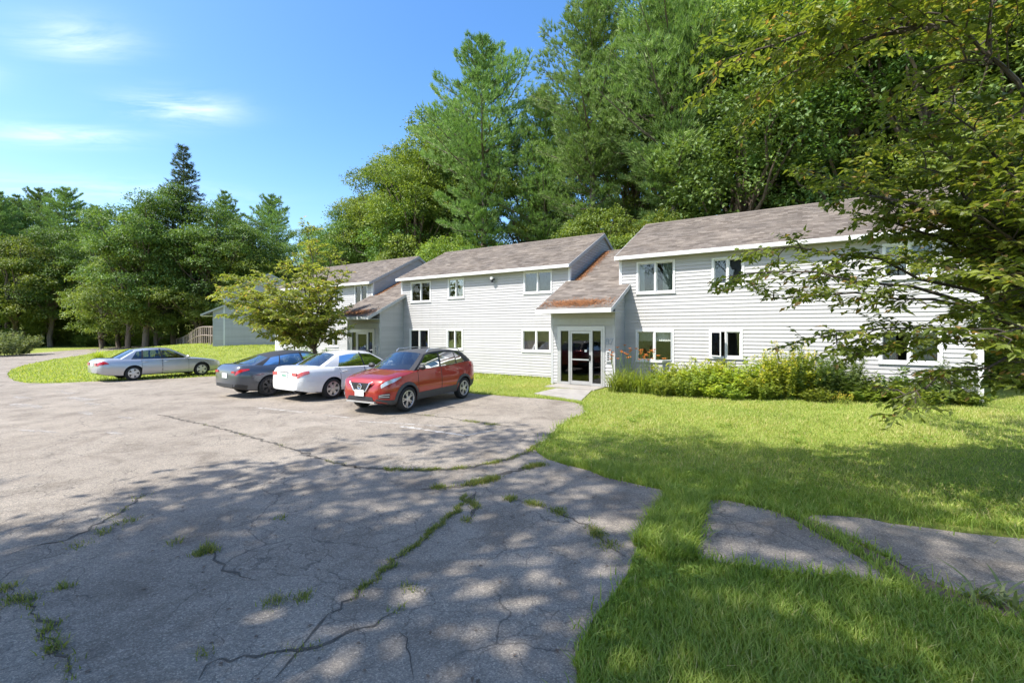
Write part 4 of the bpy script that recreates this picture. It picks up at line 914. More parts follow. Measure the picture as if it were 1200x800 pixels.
for (k, x, N, sc) in ((0,566,31.5,1.06),(1,532,36,1.08),(1,640,34,0.96),(2,695,30.5,0.98),(1,788,30,1.14),(0,806,33,1.1),(2,880,37,1.05),(1,1000,37,1.15),(2,1120,36,1.1),(0,735,40,1.0),(1,1240,34,1.1),(2,520,44,0.72),(0,955,46,1.1),(0,1380,38,1.1)):
    X, Y = atpx(x, N); P_(k, X, Y, sc, ('tall white pine with open crown', 'broad full white pine', 'towering bare trunked white pine')[k]+' in the wood behind the '+zone(x))
# left-hand tree line beyond the road
def at(x, Y): return (x-600)/F*Y, Y
for (k, x, Y, sc) in ((0,170,55,1.10),(1,205,59,0.98),(0,255,58,1.05),(1,120,64,0.90),(2,140,60,1.0),(0,290,62,1.02),(0,60,62,0.92),(2,20,60,1.15),(1,10,70,1.0),(0,-60,62,1.1),(2,-40,58,1.0),(3,-100,66,1.0),(0,335,72,0.92),(2,320,64,1.0),
                      (2,150,55,1.1),(2,230,57,1.1),(2,185,56,.9),(4,120,56,1.1),(2,290,60,1.1),(1,365,80,0.95),(0,395,76,1.0),(2,365,66,0.9),(2,90,68,0.9),(4,235,60,1.0),(4,60,66,1.1),(3,100,80,0.85),(3,180,76,0.95),(0,240,80,1.0),(1,40,84,0.95),(0,420,62,1.0),(4,110,72,1.1),(2,200,70,1.0),(4,30,72,1.3),(4,-10,74,1.3),(4,85,74,1.3),(4,150,72,1.3),(0,10,96,.9),(0,70,98,.9),(0,130,98,.9),(2,60,88,1.1),(2,0,86,1.1),(2,120,88,1.1)):
    X, Yy = at(x, Y); D_(k, X, Yy, sc*1.2, LD_[k].replace('among the woodland trees', '').replace('at the woodland edge', '').strip()+' in the tree line beyond the road')
for (k, x, Y, sc) in ((1,20,72,0.80),(0,75,74,0.80),(1,110,78,0.80),(2,-30,76,0.8),(1,262,84,0.95),(1,150,84,0.80),(0,320,88,0.88),(2,-90,80,0.85),(1,0,66,0.76),(0,48,80,.84)):
    X, Yy = at(x, Y); P_(k, X, Yy, sc*1.22, 'ragged white pine in the tree line beyond the road')
X, Yy = at(213, 60); o = put(protoS[0], False, X, Yy, 1.12, 1.0, 'tall dark conical conifer rising above the tree line beyond the road'); o['group'] = 'pines behind the buildings'
X, Yy = at(275, 78); o = put(protoS[0], True, X, Yy, 0.9, 3.0, 'second dark conical conifer behind the tree line, half hidden by oaks'); o['group'] = 'pines behind the buildings'
# trees behind the photographer, casting the shade on the lot
for (k, X, Y, sc) in SHADE_TREES: D_(k, X, Y, sc, 'broadleaf tree shading the lot from behind the camera')

# ------------------------------------------------------------------ ornamental trees
def wp(x, y, Z): return ((x-600)/F*Z, Z, CAMZ-(y-HZ)*Z/F)
fork = (7.6, 5.7, 1.7); base = (7.9, 5.8, float(gz(7.9, 5.8)))
ends = [wp(852,324,6.6), wp(885,294,6.9), wp(938,204,6.6), wp(905,350,6.4), wp(960,396,6.2), wp(1002,416,6.3), wp(1045,468,5.7),
        wp(1120,245,5.2), wp(1150,320,4.9), wp(1165,392,4.8), wp(1180,200,5.0), wp(1192,440,5.3), wp(1212,300,5.4), wp(1218,420,6.4), wp(1045,228,6.2), wp(1000,248,6.4), wp(1075,195,5.6), wp(1040,140,6.2), wp(1110,130,5.6), wp(1150,240,6.6), wp(1180,130,6.4), wp(985,215,5.8)]
starts = [None]*len(ends)
b1, b2_ = wp(1205,118,5.2), wp(1065,4,5.2)
ends += [b2_, wp(960,-10,5.6), wp(850,70,6.0), wp(905,100,5.9), wp(990,60,5.8), wp(1165,-40,5.0), wp(1075,90,5.5), wp(1195,145,5.0), wp(1130,40,5.6)]
starts += [b1, b2_, wp(1100,33,5.25), wp(1100,33,5.25), wp(1100,33,5.25), wp(1160,75,5.2), wp(1150,70,5.2), b1, wp(1160,75,5.2)]
ends += [b1]; starts += [None]
ends += [(8.5, 8.5, 4.5), (9.8, 6.5, 4.6), (9.5, 4.2, 4.2), (8.0, 3.6, 4.4), (7.2, 7.6, 6.0), (8.8, 6.0, 6.6), (6.6, 4.0, 6.2), (10.2, 7.5, 3.4), (7.2, 9.0, 3.6)]; starts += [None]*9
tree1, nleaf = ornamental('ornamental_tree', base, fork, ends, 0.115, 5, 0.17, 0.085, 9, starts=starts, wid=.52, thin=(0, 1, 2, 3, 4, 5, 6))
tag(tree1, 'spreading olive leaved tree hanging over the lawn before the flower-bed wing', 'tree')
print('foreground leaves', nleaf)
# small spreading tree in front of the far wing
tx_, ty_ = at(371, 22.5); tz = float(gz(tx_, ty_)); rg = np.random.default_rng(4)
def w2(x, y, dY): q = wp(x, y, 22.5+dY); return q
ends = [w2(252,345,0), w2(262,322,.8), w2(300,318,-.8), w2(285,375,-.6), w2(310,390,.5), w2(335,395,-1.5), w2(345,300,1), w2(362,264,0), w2(392,295,-.8), w2(405,318,.6), w2(404,362,0), w2(405,385,-.6), w2(375,330,-2), w2(340,345,-2.2), w2(300,350,1.8), w2(385,345,2.2), w2(350,330,2.4), w2(395,368,-1.5), w2(330,370,-2.4), w2(372,290,1.4), w2(270,355,1.2), w2(318,333,-1.8), w2(360,372,-2.2), w2(292,362,-1.6), w2(360,310,-1.2), w2(258,335,-1.2), w2(275,340,2.2), w2(290,328,1.5), w2(310,345,-2.6), w2(265,368,0.2), w2(300,380,-1.6), w2(400,330,2.0), w2(330,312,-.4), w2(345,360,2.6)]
tree2, nleaf = ornamental('ornamental_tree', (tx_, ty_, tz), (tx_-.1, ty_, tz+1.3), ends, 0.21, 6, 0.22, 0.16, 8, cmat='leaf_crab', sec_len=(0.5, 1.1), tw_len=(0.2, 0.4), r0=0.10, wid=0.5)
tag(tree2, 'small spreading olive tree behind the parked sedans', 'tree'); print('tree2 leaves', nleaf)

# ------------------------------------------------------------------ bed plants
def bushy(seed, h, r, n_stem, per, leaf, wid=0.4, cmat='leaf_shrub', flowers=None, name='perennial_plant', up=0.6):
    rg = np.random.default_rng(seed); st, cr = MB(), MB(); P, D, U, T = [], [], [], []; fl = []
    for i in range(n_stem):
        az = rg.random()*6.283; q = r*math.sqrt(rg.random()); b = np.array([math.cos(az)*q*0.55, math.sin(az)*q*0.55, -0.03]); hh = h*rg.uniform(.55, 1.05)*(1-0.25*(q/r)**2)
        tip = np.array([math.cos(az)*q*1.15, math.sin(az)*q*1.15, hh])+rg.normal(0, .04, 3); Q = limb_path(b, tip, 0.05, 5, .02, rg); st.tube(Q, np.linspace(.007, .003, 5), 3, cap=False)
        u = rg.uniform(.12, 1, per); x = u*4; i0 = np.minimum(x.astype(int), 3); f = (x-i0)[:, None]; p = Q[i0]*(1-f)+Q[i0+1]*f; a2 = rg.random(per)*6.283
        P.append(p); D.append(np.stack([np.cos(a2), np.sin(a2), np.full(per, up-0.35)+rg.normal(0, .25, per)], 1)); U.append(np.stack([-np.cos(a2)*.4, -np.sin(a2)*.4, np.ones(per)], 1)+rg.normal(0, .3, (per, 3))); T.append(np.clip(rg.normal(.5, .12)+rg.normal(0, .14, per)+0.25*(u-.5), 0, 1)); fl.append(tip)
    P = np.concatenate(P); n = len(P); Ls = leaf*rg.uniform(.6, 1.2, n); add_leaves(cr, P, np.concatenate(D), np.concatenate(U), Ls, Ls*wid, np.concatenate(T))
    root = empty(name, (0, 0, 0)); st.build('stems', 'leaf_dark', root); cr.build('foliage', cmat, root)
    if flowers:
        fm = MB(); idx = rg.choice(len(fl), int(len(fl)*flowers[1]), replace=False)
        for i in idx:
            m = flowers[2]; p = fl[i]+rg.normal(0, .035, (m, 3))*np.array([1, 1, 1.2]); add_leaves(fm, p, unit_rand(rg, m), unit_rand(rg, m), flowers[3], flowers[3]*.7, 0.5)
        fo_ = fm.build('flowers', flowers[0], root); fo_['kind'] = 'stuff'
    return root
def lily(seed, n=120, h=0.75, flowers=7, name='daylily_clump', mat='leaf_shrub', spread=0.55):
    rg = np.random.default_rng(seed); fo = MB(); m = 6; tt = np.linspace(0, 1, m)
    for i in range(n):
        az = rg.random()*6.283; l = h*rg.uniform(.7, 1.25); b = rg.normal(0, .10, 2); out = spread*rg.uniform(.5, 1.2); hh = l*(1.35*tt-0.75*tt**2*rg.uniform(.5, 1.3)); rad = out*tt**1.5
        c = np.column_stack([b[0]+math.cos(az)*rad, b[1]+math.sin(az)*rad, hh-0.02]); w = 0.013*(1-tt**2)+.001; sd = np.array([-math.sin(az), math.cos(az), 0])
        fo.add(np.vstack([c+sd*w[:, None], c-sd*w[:, None]]), np.stack([np.arange(m-1), np.arange(m-1)+m, np.arange(m-1)+m+1, np.arange(m-1)+1], 1), 0, np.clip(rg.normal(.55, .18), 0, 1))
    root = empty(name, (0, 0, 0)); fo.build('foliage', mat, root)
    for i in range(flowers):
        az = rg.random()*6.283; hh = h*rg.uniform(1.25, 1.75); tip = np.array([math.cos(az)*.3*rg.random(), math.sin(az)*.3*rg.random(), hh]); s_ = MB(); s_.tube(limb_path((0, 0, 0), tip, 0, 5, .02, rg), np.linspace(.006, .004, 5), 4, cap=False); so_ = s_.build('flower_stalk', 'leaf_shrub', root)
        f_ = MB(); k = 6; a2 = np.arange(k)*6.283/k+rg.random(); d = np.stack([np.cos(a2), np.sin(a2), np.full(k, .8)], 1); add_leaves(f_, np.repeat(tip[None], k, 0), d, np.stack([-np.cos(a2), -np.sin(a2), np.ones(k)], 1), 0.09, 0.04, .5); f_.build('flower', 'lily_flower', so_)
    return root
def plant(root, x, N=None, Y=None, sc=1.0, label='', group=None, cat='plant', rz=0.0, zs=1.0):
    X, Yy = atpx(x, N) if N is not None else at(x, Y)
    root.location = (X, Yy, float(gz(X, Yy))); root.scale = (sc, sc, sc*zs); root.rotation_euler = (0, 0, rz); tag(root, label, cat, group); return root
G_ = 'flower bed plants along the wall'
l1 = lily(1); plant(l1, 722, 15.3, sc=1.1, label='arching daylily clump beside the stoop', group=G_)
for i, (x, N, sc) in enumerate(((738,15.5,1.15),(752,15.4,1.1),(735,16.2,1.2),(762,16.0,1.1))):
    c = copy_tree(l1); plant(c, x, N, sc=sc, rz=i*1.7+.8, label='arching orange flowered daylily clump between the stoop and the weeds', group=G_)
c = lily(9, 110, .75, 6); plant(c, 770, 15.5, sc=1.15, label='orange flowered daylily clump under the lower casement window', group=G_)
w1_ = bushy(41, 0.9, 0.62, 54, 34, .125, .46, 'leaf_yellow', ('gold_flower', .12, 8, .03), 'goldenrod_plant')
w2_ = bushy(42, 0.85, 0.62, 50, 34, .125, .46, 'leaf_shrub', None, 'tall_weed')
w3_ = bushy(43, 1.3, 0.68, 74, 40, .11, .42, 'leaf_yellow', ('gold_flower', .35, 14, .035), 'goldenrod_plant')
w4_ = bushy(44, 1.3, 0.68, 74, 40, .11, .42, 'leaf_dark', None, 'tall_weed')
w5_ = bushy(45, 0.8, 0.6, 40, 16, .16, .5, 'leaf_dark', None, 'leafy_shrub')
w6_ = bushy(46, 0.55, 0.55, 44, 28, .12, .5, 'leaf_shrub', None, 'low_weed')
first = {}
for i, (pr, x, N, sc, lab) in enumerate(((w1_,795,15.7,1.0,'a'),(w1_,812,16.0,1.05,'a'),(w2_,828,15.6,1.0,'b'),(w2_,845,15.9,1.05,'b'),(w1_,858,15.6,1.0,'a'),(w2_,872,16.1,1.1,'b'),(w1_,880,15.5,.95,'a'),(w3_,905,16.0,1.0,'c'),(w3_,925,15.6,1.0,'c'),(w3_,938,16.2,1.05,'c'),(w4_,955,15.8,1.05,'d'),(w4_,975,15.9,1.05,'d'),(w2_,893,15.2,.75,'b'),(w4_,990,16.3,.9,'d'),
      (w6_,1012,15.7,1.0,'e'),(w6_,1040,15.9,1.0,'e'),(w5_,1060,16.1,0.95,'f'),(w6_,1075,15.6,.9,'e'),(w5_,1095,16.2,.85,'f'),(w4_,1118,16.4,.75,'d'),(w6_,1135,16.3,.8,'e'),(w2_,806,15.2,.8,'b'),(w1_,838,15.2,.75,'a'),(w6_,860,15.05,.8,'e'),(w1_,785,16.2,1.0,'a'),(w2_,1025,16.2,.9,'b'),(w6_,958,15.1,.7,'e'),(w1_,822,16.4,1.1,'a'),(w2_,860,16.4,1.1,'b'),(w2_,778,15.1,.7,'b'),(w1_,848,16.4,1.0,'a'),(w2_,800,16.5,1.1,'b'))):
    L_ = {'a': 'bright yellow-green goldenrod in the low part of the bed', 'b': 'mid green upright weed in the flower bed', 'c': 'tall yellow flowering goldenrod in the middle of the bed', 'd': 'tall dark green feathery weed in the flower bed', 'e': 'low sprawling green weed along the bed edge', 'f': 'broad leaved dark shrub under the curtained window'}[lab]
    o = pr if id(pr) not in first else copy_tree(pr); first[id(pr)] = 1
    plant(o, x, N, sc=sc, rz=i*1.3, label=L_, group=G_, zs=.78+.5*((i*37) % 11)/10)
y_ = bushy(47, .42, .28, 26, 12, .06, .4, 'leaf_yellow', ('gold_flower', .6, 14, .03), 'goldenrod_plant'); plant(y_, 988, 15.0, sc=.7, label='small golden yellow flower head plant at the bed front', group=G_)
# clumps elsewhere
og = lily(20, 170, 1.0, 0, 'ornamental_grass', 'leaf_yellow', .75); plant(og, 115, Y=33.5, sc=1.05, label='arching ornamental grass clump on the lawn island behind the silver sedan')
sh = bushy(50, 2.4, 2.3, 150, 46, .20, .5, 'leaf_pale', None, 'large_shrub'); plant(sh, 8, Y=41, sc=1.0, label='large rounded pale green shrub by the road bend', cat='shrub')
sh2 = bushy(51, 1.5, 1.3, 70, 34, .15, .5, 'leaf_dark', None, 'dark_shrub'); plant(sh2, 362, 15.9, sc=1.0, label='dark green shrub below the small olive tree', cat='shrub')
c = bushy(52, 1.1, .5, 36, 24, .12, .4, 'leaf_shrub', None, 'tall_weed'); plant(c, 322, 17.2, sc=1.0, label='upright green weed at the corner of the far wing')
c2 = copy_tree(c); plant(c2, 418, 15.7, sc=.8, label='upright green weed left of the far entrance door')
# hedge-like undergrowth behind the right-hand corner, and under the wood
ug = bushy(53, 1.7, 1.3, 80, 40, .17, .55, 'leaf_maple', None, 'woodland_shrub'); n_ = 0
for (x, N, sc) in ((1165,22.5,1.1),(1185,24,1.2),(1215,23,1.1),(1250,22,1.1),(1150,25,1.3),(1195,26.5,1.5)):
    o = ug if n_ == 0 else copy_tree(ug); n_ += 1; plant(o, x, N, sc=sc, rz=n_, label='leafy green shrub beyond the corner of the flower-bed wing', group='shrubs beyond the corner', cat='shrub')
for i, (x, Y, sc) in enumerate(((-20,64,1.5),(20,66,1.4),(55,67,1.5),(85,66,1.4),(115,67,1.6),(145,64,1.4),(175,62,1.3),(205,61,1.5),(232,60,1.3),(40,63,1.0),(70,70,1.8),(130,70,1.8),(0,70,1.8),(100,63,.9),(255,62,1.4),(160,68,1.8))):
    o = copy_tree(ug); plant(o, x, Y=Y, sc=sc*1.25, rz=i*2.1, label='shady undergrowth shrub at the foot of the tree line', group='undergrowth of the tree line', cat='shrub')

# ------------------------------------------------------------------ grass
FOOT = [np.array([xy(s, n) for s, n in q]) for q in (((S3,N3),(S3+10.1,N3),(S3+10.1,N3+7.4),(S3,N3+7.4)), ((S2,N2),(S2+LB,N2),(S2+LB,N2+7.4),(S2,N2+7.4)), ((S1,N1),(S1+LB,N1),(S1+LB,N1+7.4),(S1,N1+7.4)), ((-8.7,16.14),(-6,16.14),(-6,19),(-8.7,19)), ((-21.6,16.24),(-18.9,16.24),(-18.9,19),(-21.6,19)), ((-8.4,15.1),(-6.4,15.1),(-6.4,16.2),(-8.4,16.2)))]
HARD = [LOT, SLABA, SLABB, w1]
def blades(mb, P, h, w, rg, lean=0.45, seg2=True, tint=None, az=None):
    n = len(P); az = rg.random(n)*6.283 if az is None else az; z = gz(P[:, 0], P[:, 1])-0.005; ln = h*lean*rg.uniform(.2, 1.4, n); dx, dy = np.cos(az), np.sin(az); fa = az+rg.normal(0, .5, n)+1.57; sx, sy = np.cos(fa)*w/2, np.sin(fa)*w/2
    b0 = np.column_stack([P[:, 0]-sx, P[:, 1]-sy, z]); b1_ = np.column_stack([P[:, 0]+sx, P[:, 1]+sy, z])
    tip = np.column_stack([P[:, 0]+dx*ln, P[:, 1]+dy*ln, z+h]); i = np.arange(n); tn = np.clip(rg.normal(.42, .17, n), 0, .85) if tint is None else tint
    if seg2:
        mx, my = P[:, 0]+dx*ln*.35, P[:, 1]+dy*ln*.35; m0 = np.column_stack([mx-sx*.8, my-sy*.8, z+h*.58]); m1 = np.column_stack([mx+sx*.8, my+sy*.8, z+h*.58]); V = np.concatenate([b0, b1_, m1, m0, tip])
        mb.add(V, np.stack([i, i+n, i+2*n, i+3*n], 1), 0, tn); mb.add(V, np.stack([i+3*n, i+2*n, i+4*n], 1), 0, tn)
    else: mb.add(np.concatenate([b0, b1_, tip]), np.stack([i, i+n, i+2*n], 1), 0, tn)
def on_lawn(P):
    m = np.ones(len(P), bool)
    for q in HARD:
        lo, hi = q.min(0), q.max(0); c = (P[:, 0] > lo[0]) & (P[:, 0] < hi[0]) & (P[:, 1] > lo[1]) & (P[:, 1] < hi[1]); idx = np.where(c & m)[0]
        if len(idx): m[idx[inside(P[idx], q)]] = False
    for q in FOOT: m &= ~inside(P, q)
    return m
def scatter(rg, n, r0, r1, power=1.0, half=0.98, off=0.0):
    th = rg.uniform(-half+off, half+off, n); u = rg.random(n); r = (r0**power+u*(r1**power-r0**power))**(1/power); return np.column_stack([np.sin(th)*r, np.cos(th)*r])
rg = np.random.default_rng(99); mb = MB()
def patch_noise(P, sc):
    from mathutils import noise as mn
    return np.array([mn.noise((float(a)*sc, float(b)*sc, 3.1)) for a, b in P])
q = scatter(rg, 420000, 1.2, 7.5, 1.25, 0.95, 0.42); q = q[on_lawn(q)]
ins = inside(q, SOIL) | inside(q, SOIL2); q = q[~ins | (rg.random(len(q)) < .06)]
nzp = patch_noise(q, 0.9); keep = rg.random(len(q)) < 0.82+0.5*nzp; q, nzp = q[keep], nzp[keep]
h = 0.075*rg.uniform(.5, 1.45, len(q))*(1+0.45*nzp); blades(mb, q, h, 0.0055+0.004*rg.random(len(q)), rg, .75, True, np.clip(rg.normal(.40, .16, len(q))+.18*nzp, 0, .85)+(rg.random(len(q)) < .03)*.5)
print('near blades', len(q))
q = scatter(rg, 330000, 7.5, 20, 1.0, 0.92, 0.12); q = q[on_lawn(q)]; ins = inside(q, SOIL2); q = q[~ins]
nzp = patch_noise(q, 0.6); kk = rg.random(len(q)) < 1.25+1.4*nzp; q, nzp = q[kk], nzp[kk]; h = 0.058*rg.uniform(.5, 1.4, len(q))*(1+.3*nzp); blades(mb, q, h, 0.010+0.008*rg.random(len(q)), rg, .8, False, np.clip(rg.normal(.54, .17, len(q))+.30*nzp, 0, .9)+(rg.random(len(q)) < .10)*.4)
print('mid blades', len(q))
q = scatter(rg, 260000, 20, 62, .8, 0.95, -0.3); q = q[on_lawn(q)]
s_, n_q = sn(q[:, 0], q[:, 1]); q = q[n_q < 27]
h = 0.09*rg.uniform(.5, 1.4, len(q)); blades(mb, q, h, 0.03+0.03*rg.random(len(q)), rg, .8, False, np.clip(rg.normal(.58, .15, len(q)), 0, .9)); print('far blades', len(q))
# taller fringe along the asphalt edges
def fringe(poly, n, sd, hmean, rmax=16):
    P = np.asarray(poly); i = rg.integers(0, len(P), n); t = rg.random(n)[:, None]; a, b = P[i], P[(i+1) % len(P)]; p = a+(b-a)*t; d = b-a; nn = np.stack([d[:, 1], -d[:, 0]], 1); nn /= np.linalg.norm(nn, axis=1)[:, None]+1e-9
    p = p+rg.normal(0, sd, (n, 2)); dd = np.hypot(p[:, 0], p[:, 1]); k = (dd < rmax) & (p[:, 1] > .3); return p[k]
for poly, n in ((LOT, 60000), (SLABA, 4500), (SLABB, 3500)):
    p = fringe(poly, n, .075, .1); p = p[(np.abs(np.arctan2(p[:, 0], p[:, 1])) < 1.1)]; k = on_lawn(p) | (rg.random(len(p)) < .22); p = p[k]; blades(mb, p, 0.10*rg.uniform(.4, 1.4, len(p)), 0.008+.005*rg.random(len(p)), rg, .9, True)
# the rank strip between lot and driveway
strip_px = PX([(782,578),(830,588),(818,628),(812,658),(780,660),(742,640),(775,592)]); sp_ = np.array(strip_px); lo, hi = sp_.min(0), sp_.max(0); p = rg.uniform(lo, hi, (30000, 2)); p = p[inside(p, sp_)]; p = p[rg.random(len(p)) < .8]; blades(mb, p, 0.13*rg.uniform(.5, 1.5, len(p)), 0.008+.004*rg.random(len(p)), rg, .8, True)
cc = scatter(rg, 260, 1.6, 12, 1.3, .95, .42); cc = cc[on_lawn(cc)]   # clover and plantain patches in the turf
for c in cc:
    m = int(rg.integers(25, 80)); p = c+rg.normal(0, rg.uniform(.05, .16), (m, 2)); az = rg.random(m)*6.283; Ls = rg.uniform(.018, .05, m)*rg.uniform(.8, 1.4); z = gz(p[:, 0], p[:, 1])+rg.uniform(.02, .065, m)
    k = on_lawn(p); add_leaves(mb, np.column_stack([p, z])[k], np.stack([np.cos(az), np.sin(az), rg.normal(.15, .25, m)], 1)[k], np.stack([rg.normal(0, .3, m), rg.normal(0, .3, m), np.ones(m)], 1)[k], Ls[k], Ls[k]*.75, np.clip(rg.normal(.22, .12, m), 0, 1)[k])
gr = mb.build('lawn_grass', 'grass'); tag(gr, 'bright green mown grass covering the lawns', 'grass', kind='stuff')
# weeds in the cracks
mb = MB()
def crack_grass(P, n, spread, hmean, dens=None, a=0.0, b=1.0):
    L = len(P)-1; u = rg.uniform(a, b, n)*L; 
    if dens: # clumped
        c = rg.uniform(a, b, dens)*L; u = np.clip(c[rg.integers(0, dens, n)]+rg.normal(0, .9, n), a*L, b*L)
    i = np.minimum(u.astype(int), L-1); f = (u-i)[:, None]; p = P[i]*(1-f)+P[i+1]*f+rg.normal(0, spread, (n, 2)); blades(mb, p, hmean*rg.uniform(.4, 1.5, n), 0.006+.005*rg.random(n), rg, .9, True, np.clip(rg.normal(.42, .2, n), 0, 1)+(rg.random(n) < .06)*.4)
crack_grass(CRP['long'], 2400, .020, .042, 26, .10, .78); crack_grass(CRP['branch'], 2400, .042, .055, 10, .1, .98); crack_grass(CRP['joint'], 2800, .030, .045, 22, .2, 1.0); crack_grass(CRP['spur'], 500, .03, .045, 4)
crack_grass(CRP['low'], 90, .03, .04, 2); crack_grass(CRP['low2'], 120, .04, .035, 3); crack_grass(CRP['left'], 260, .03, .045, 4); crack_grass(CRP['tj'], 250, .03, .06, 1, 0, .2); crack_grass(CRP['right'], 700, .04, .05, 4); crack_grass(CRP['far'], 700, .06, .04, 6); crack_grass(CRP['seam'], 300, .04, .03, 5)
for (x, y, n, sp) in ((234,650,150,.03),(205,637,60,.05),(150,612,90,.06),(120,625,90,.06),(20,705,160,.05),(330,607,40,.04),(95,640,50,.06),(700,628,200,.05),(715,640,150,.06),(655,600,120,.05),(75,690,90,.04),(598,586,260,.04),(8,690,90,.04),(480,690,60,.05),(55,740,60,.03),(65,762,90,.03),(320,707,120,.05),(355,702,110,.05),(240,768,30,.03)):
    c = np.array(gp(x, y)); p = c+rg.normal(0, sp, (n, 2)); blades(mb, p, .05*rg.uniform(.4, 1.5, n), 0.006+.004*rg.random(n), rg, 1.0, True, np.clip(rg.normal(.45, .22, n), 0, 1))
cw = mb.build('crack_weeds', 'weed_dry'); tag(cw, 'tufts of grass growing in the asphalt cracks', 'weeds', kind='stuff')
# fallen leaves and grit on the foreground asphalt
mb = MB(); n = 420; p = scatter(rg, n, 2.2, 9, 1.4, .8); p = p[inside(p, LOT)]; n = len(p); z = gz(p[:, 0], p[:, 1])+.019; az = rg.random(n)*6.283; D = np.stack([np.cos(az), np.sin(az), rg.normal(0, .12, n)], 1); Ls = rg.uniform(.015, .05, n); add_leaves(mb, np.column_stack([p, z]), D, np.tile([0, 0, 1.0], (n, 1)), Ls, Ls*.5, rg.uniform(.6, 1, n)); fl_ = mb.build('fallen_leaves', 'soil'); tag(fl_, 'small brown leaf scraps scattered on the asphalt', 'leaves', kind='stuff')
# broad-leaved dock weed at the driveway edge
dk_ = lily(61, 26, .22, 0, 'broadleaf_weed', 'leaf_pale', .28); X, Y = gp(1165, 704); dk_.location = (X, Y, float(gz(X, Y))+.01); tag(dk_, 'pale flopped weed rosette on the driveway edge', 'weed')

# ------------------------------------------------------------------ cars
M['tyre'] = pmat('tyre_rubber', (0.018, 0.018, 0.018), 0.8, 0.2, 20)
M['rim_silver'] = pmat('alloy_silver', (0.62, 0.62, 0.63), 0.3, 0.05, 9, metal=0.75)
M['rim_dark'] = pmat('alloy_dark', (0.09, 0.09, 0.095), 0.35, 0.1, 9, metal=0.6)
M['blk'] = pmat('black_plastic', (0.025, 0.025, 0.027), 0.55, 0.15, 12)
M['clad'] = pmat('grey_cladding', (0.06, 0.06, 0.062), 0.6, 0.15, 12)
M['chrome'] = pmat('chrome', (0.78, 0.78, 0.79), 0.12, metal=1.0)
M['carglass'] = glassmat('car_glass', (0.42, 0.46, 0.45), 1.55, 0.01, 1.9)
M['cardark'] = pmat('car_interior', (0.035, 0.034, 0.034), 0.8, 0.2, 8)
M['carseat'] = pmat('seat_fabric', (0.10, 0.10, 0.105), 0.9, 0.15, 14)
M['tail'] = pmat('red_lens', (0.42, 0.012, 0.012), 0.12, 0.15, 25, coat=1.0)
M['tailpale'] = pmat('pale_red_lens', (0.55, 0.11, 0.10), 0.15, 0.15, 25, coat=1.0)
M['lamp'] = pmat('clear_lens', (0.60, 0.62, 0.64), 0.1, 0.2, 14, metal=0.3, coat=1.0)
M['plate'] = pmat('number_plate', (0.74, 0.77, 0.74), 0.45, 0.03, 30)
M['plategreen'] = pmat('green_print', (0.12, 0.30, 0.22), 0.5)
def paint(name, c, metal=0.25, rough=0.32): return pmat(name, c, rough, 0.04, 3, metal=metal, coat=1.0)
M['p_red'] = paint('metallic_red_paint', (0.34, 0.020, 0.013), 0.4, 0.30); M['p_white'] = paint('white_paint', (0.78, 0.78, 0.77), 0.0, 0.4)
M['p_grey'] = paint('midnight_grey_paint', (0.075, 0.085, 0.105), 0.5, 0.32); M['p_silver'] = paint('silver_paint', (0.47, 0.48, 0.50), 0.6, 0.36)

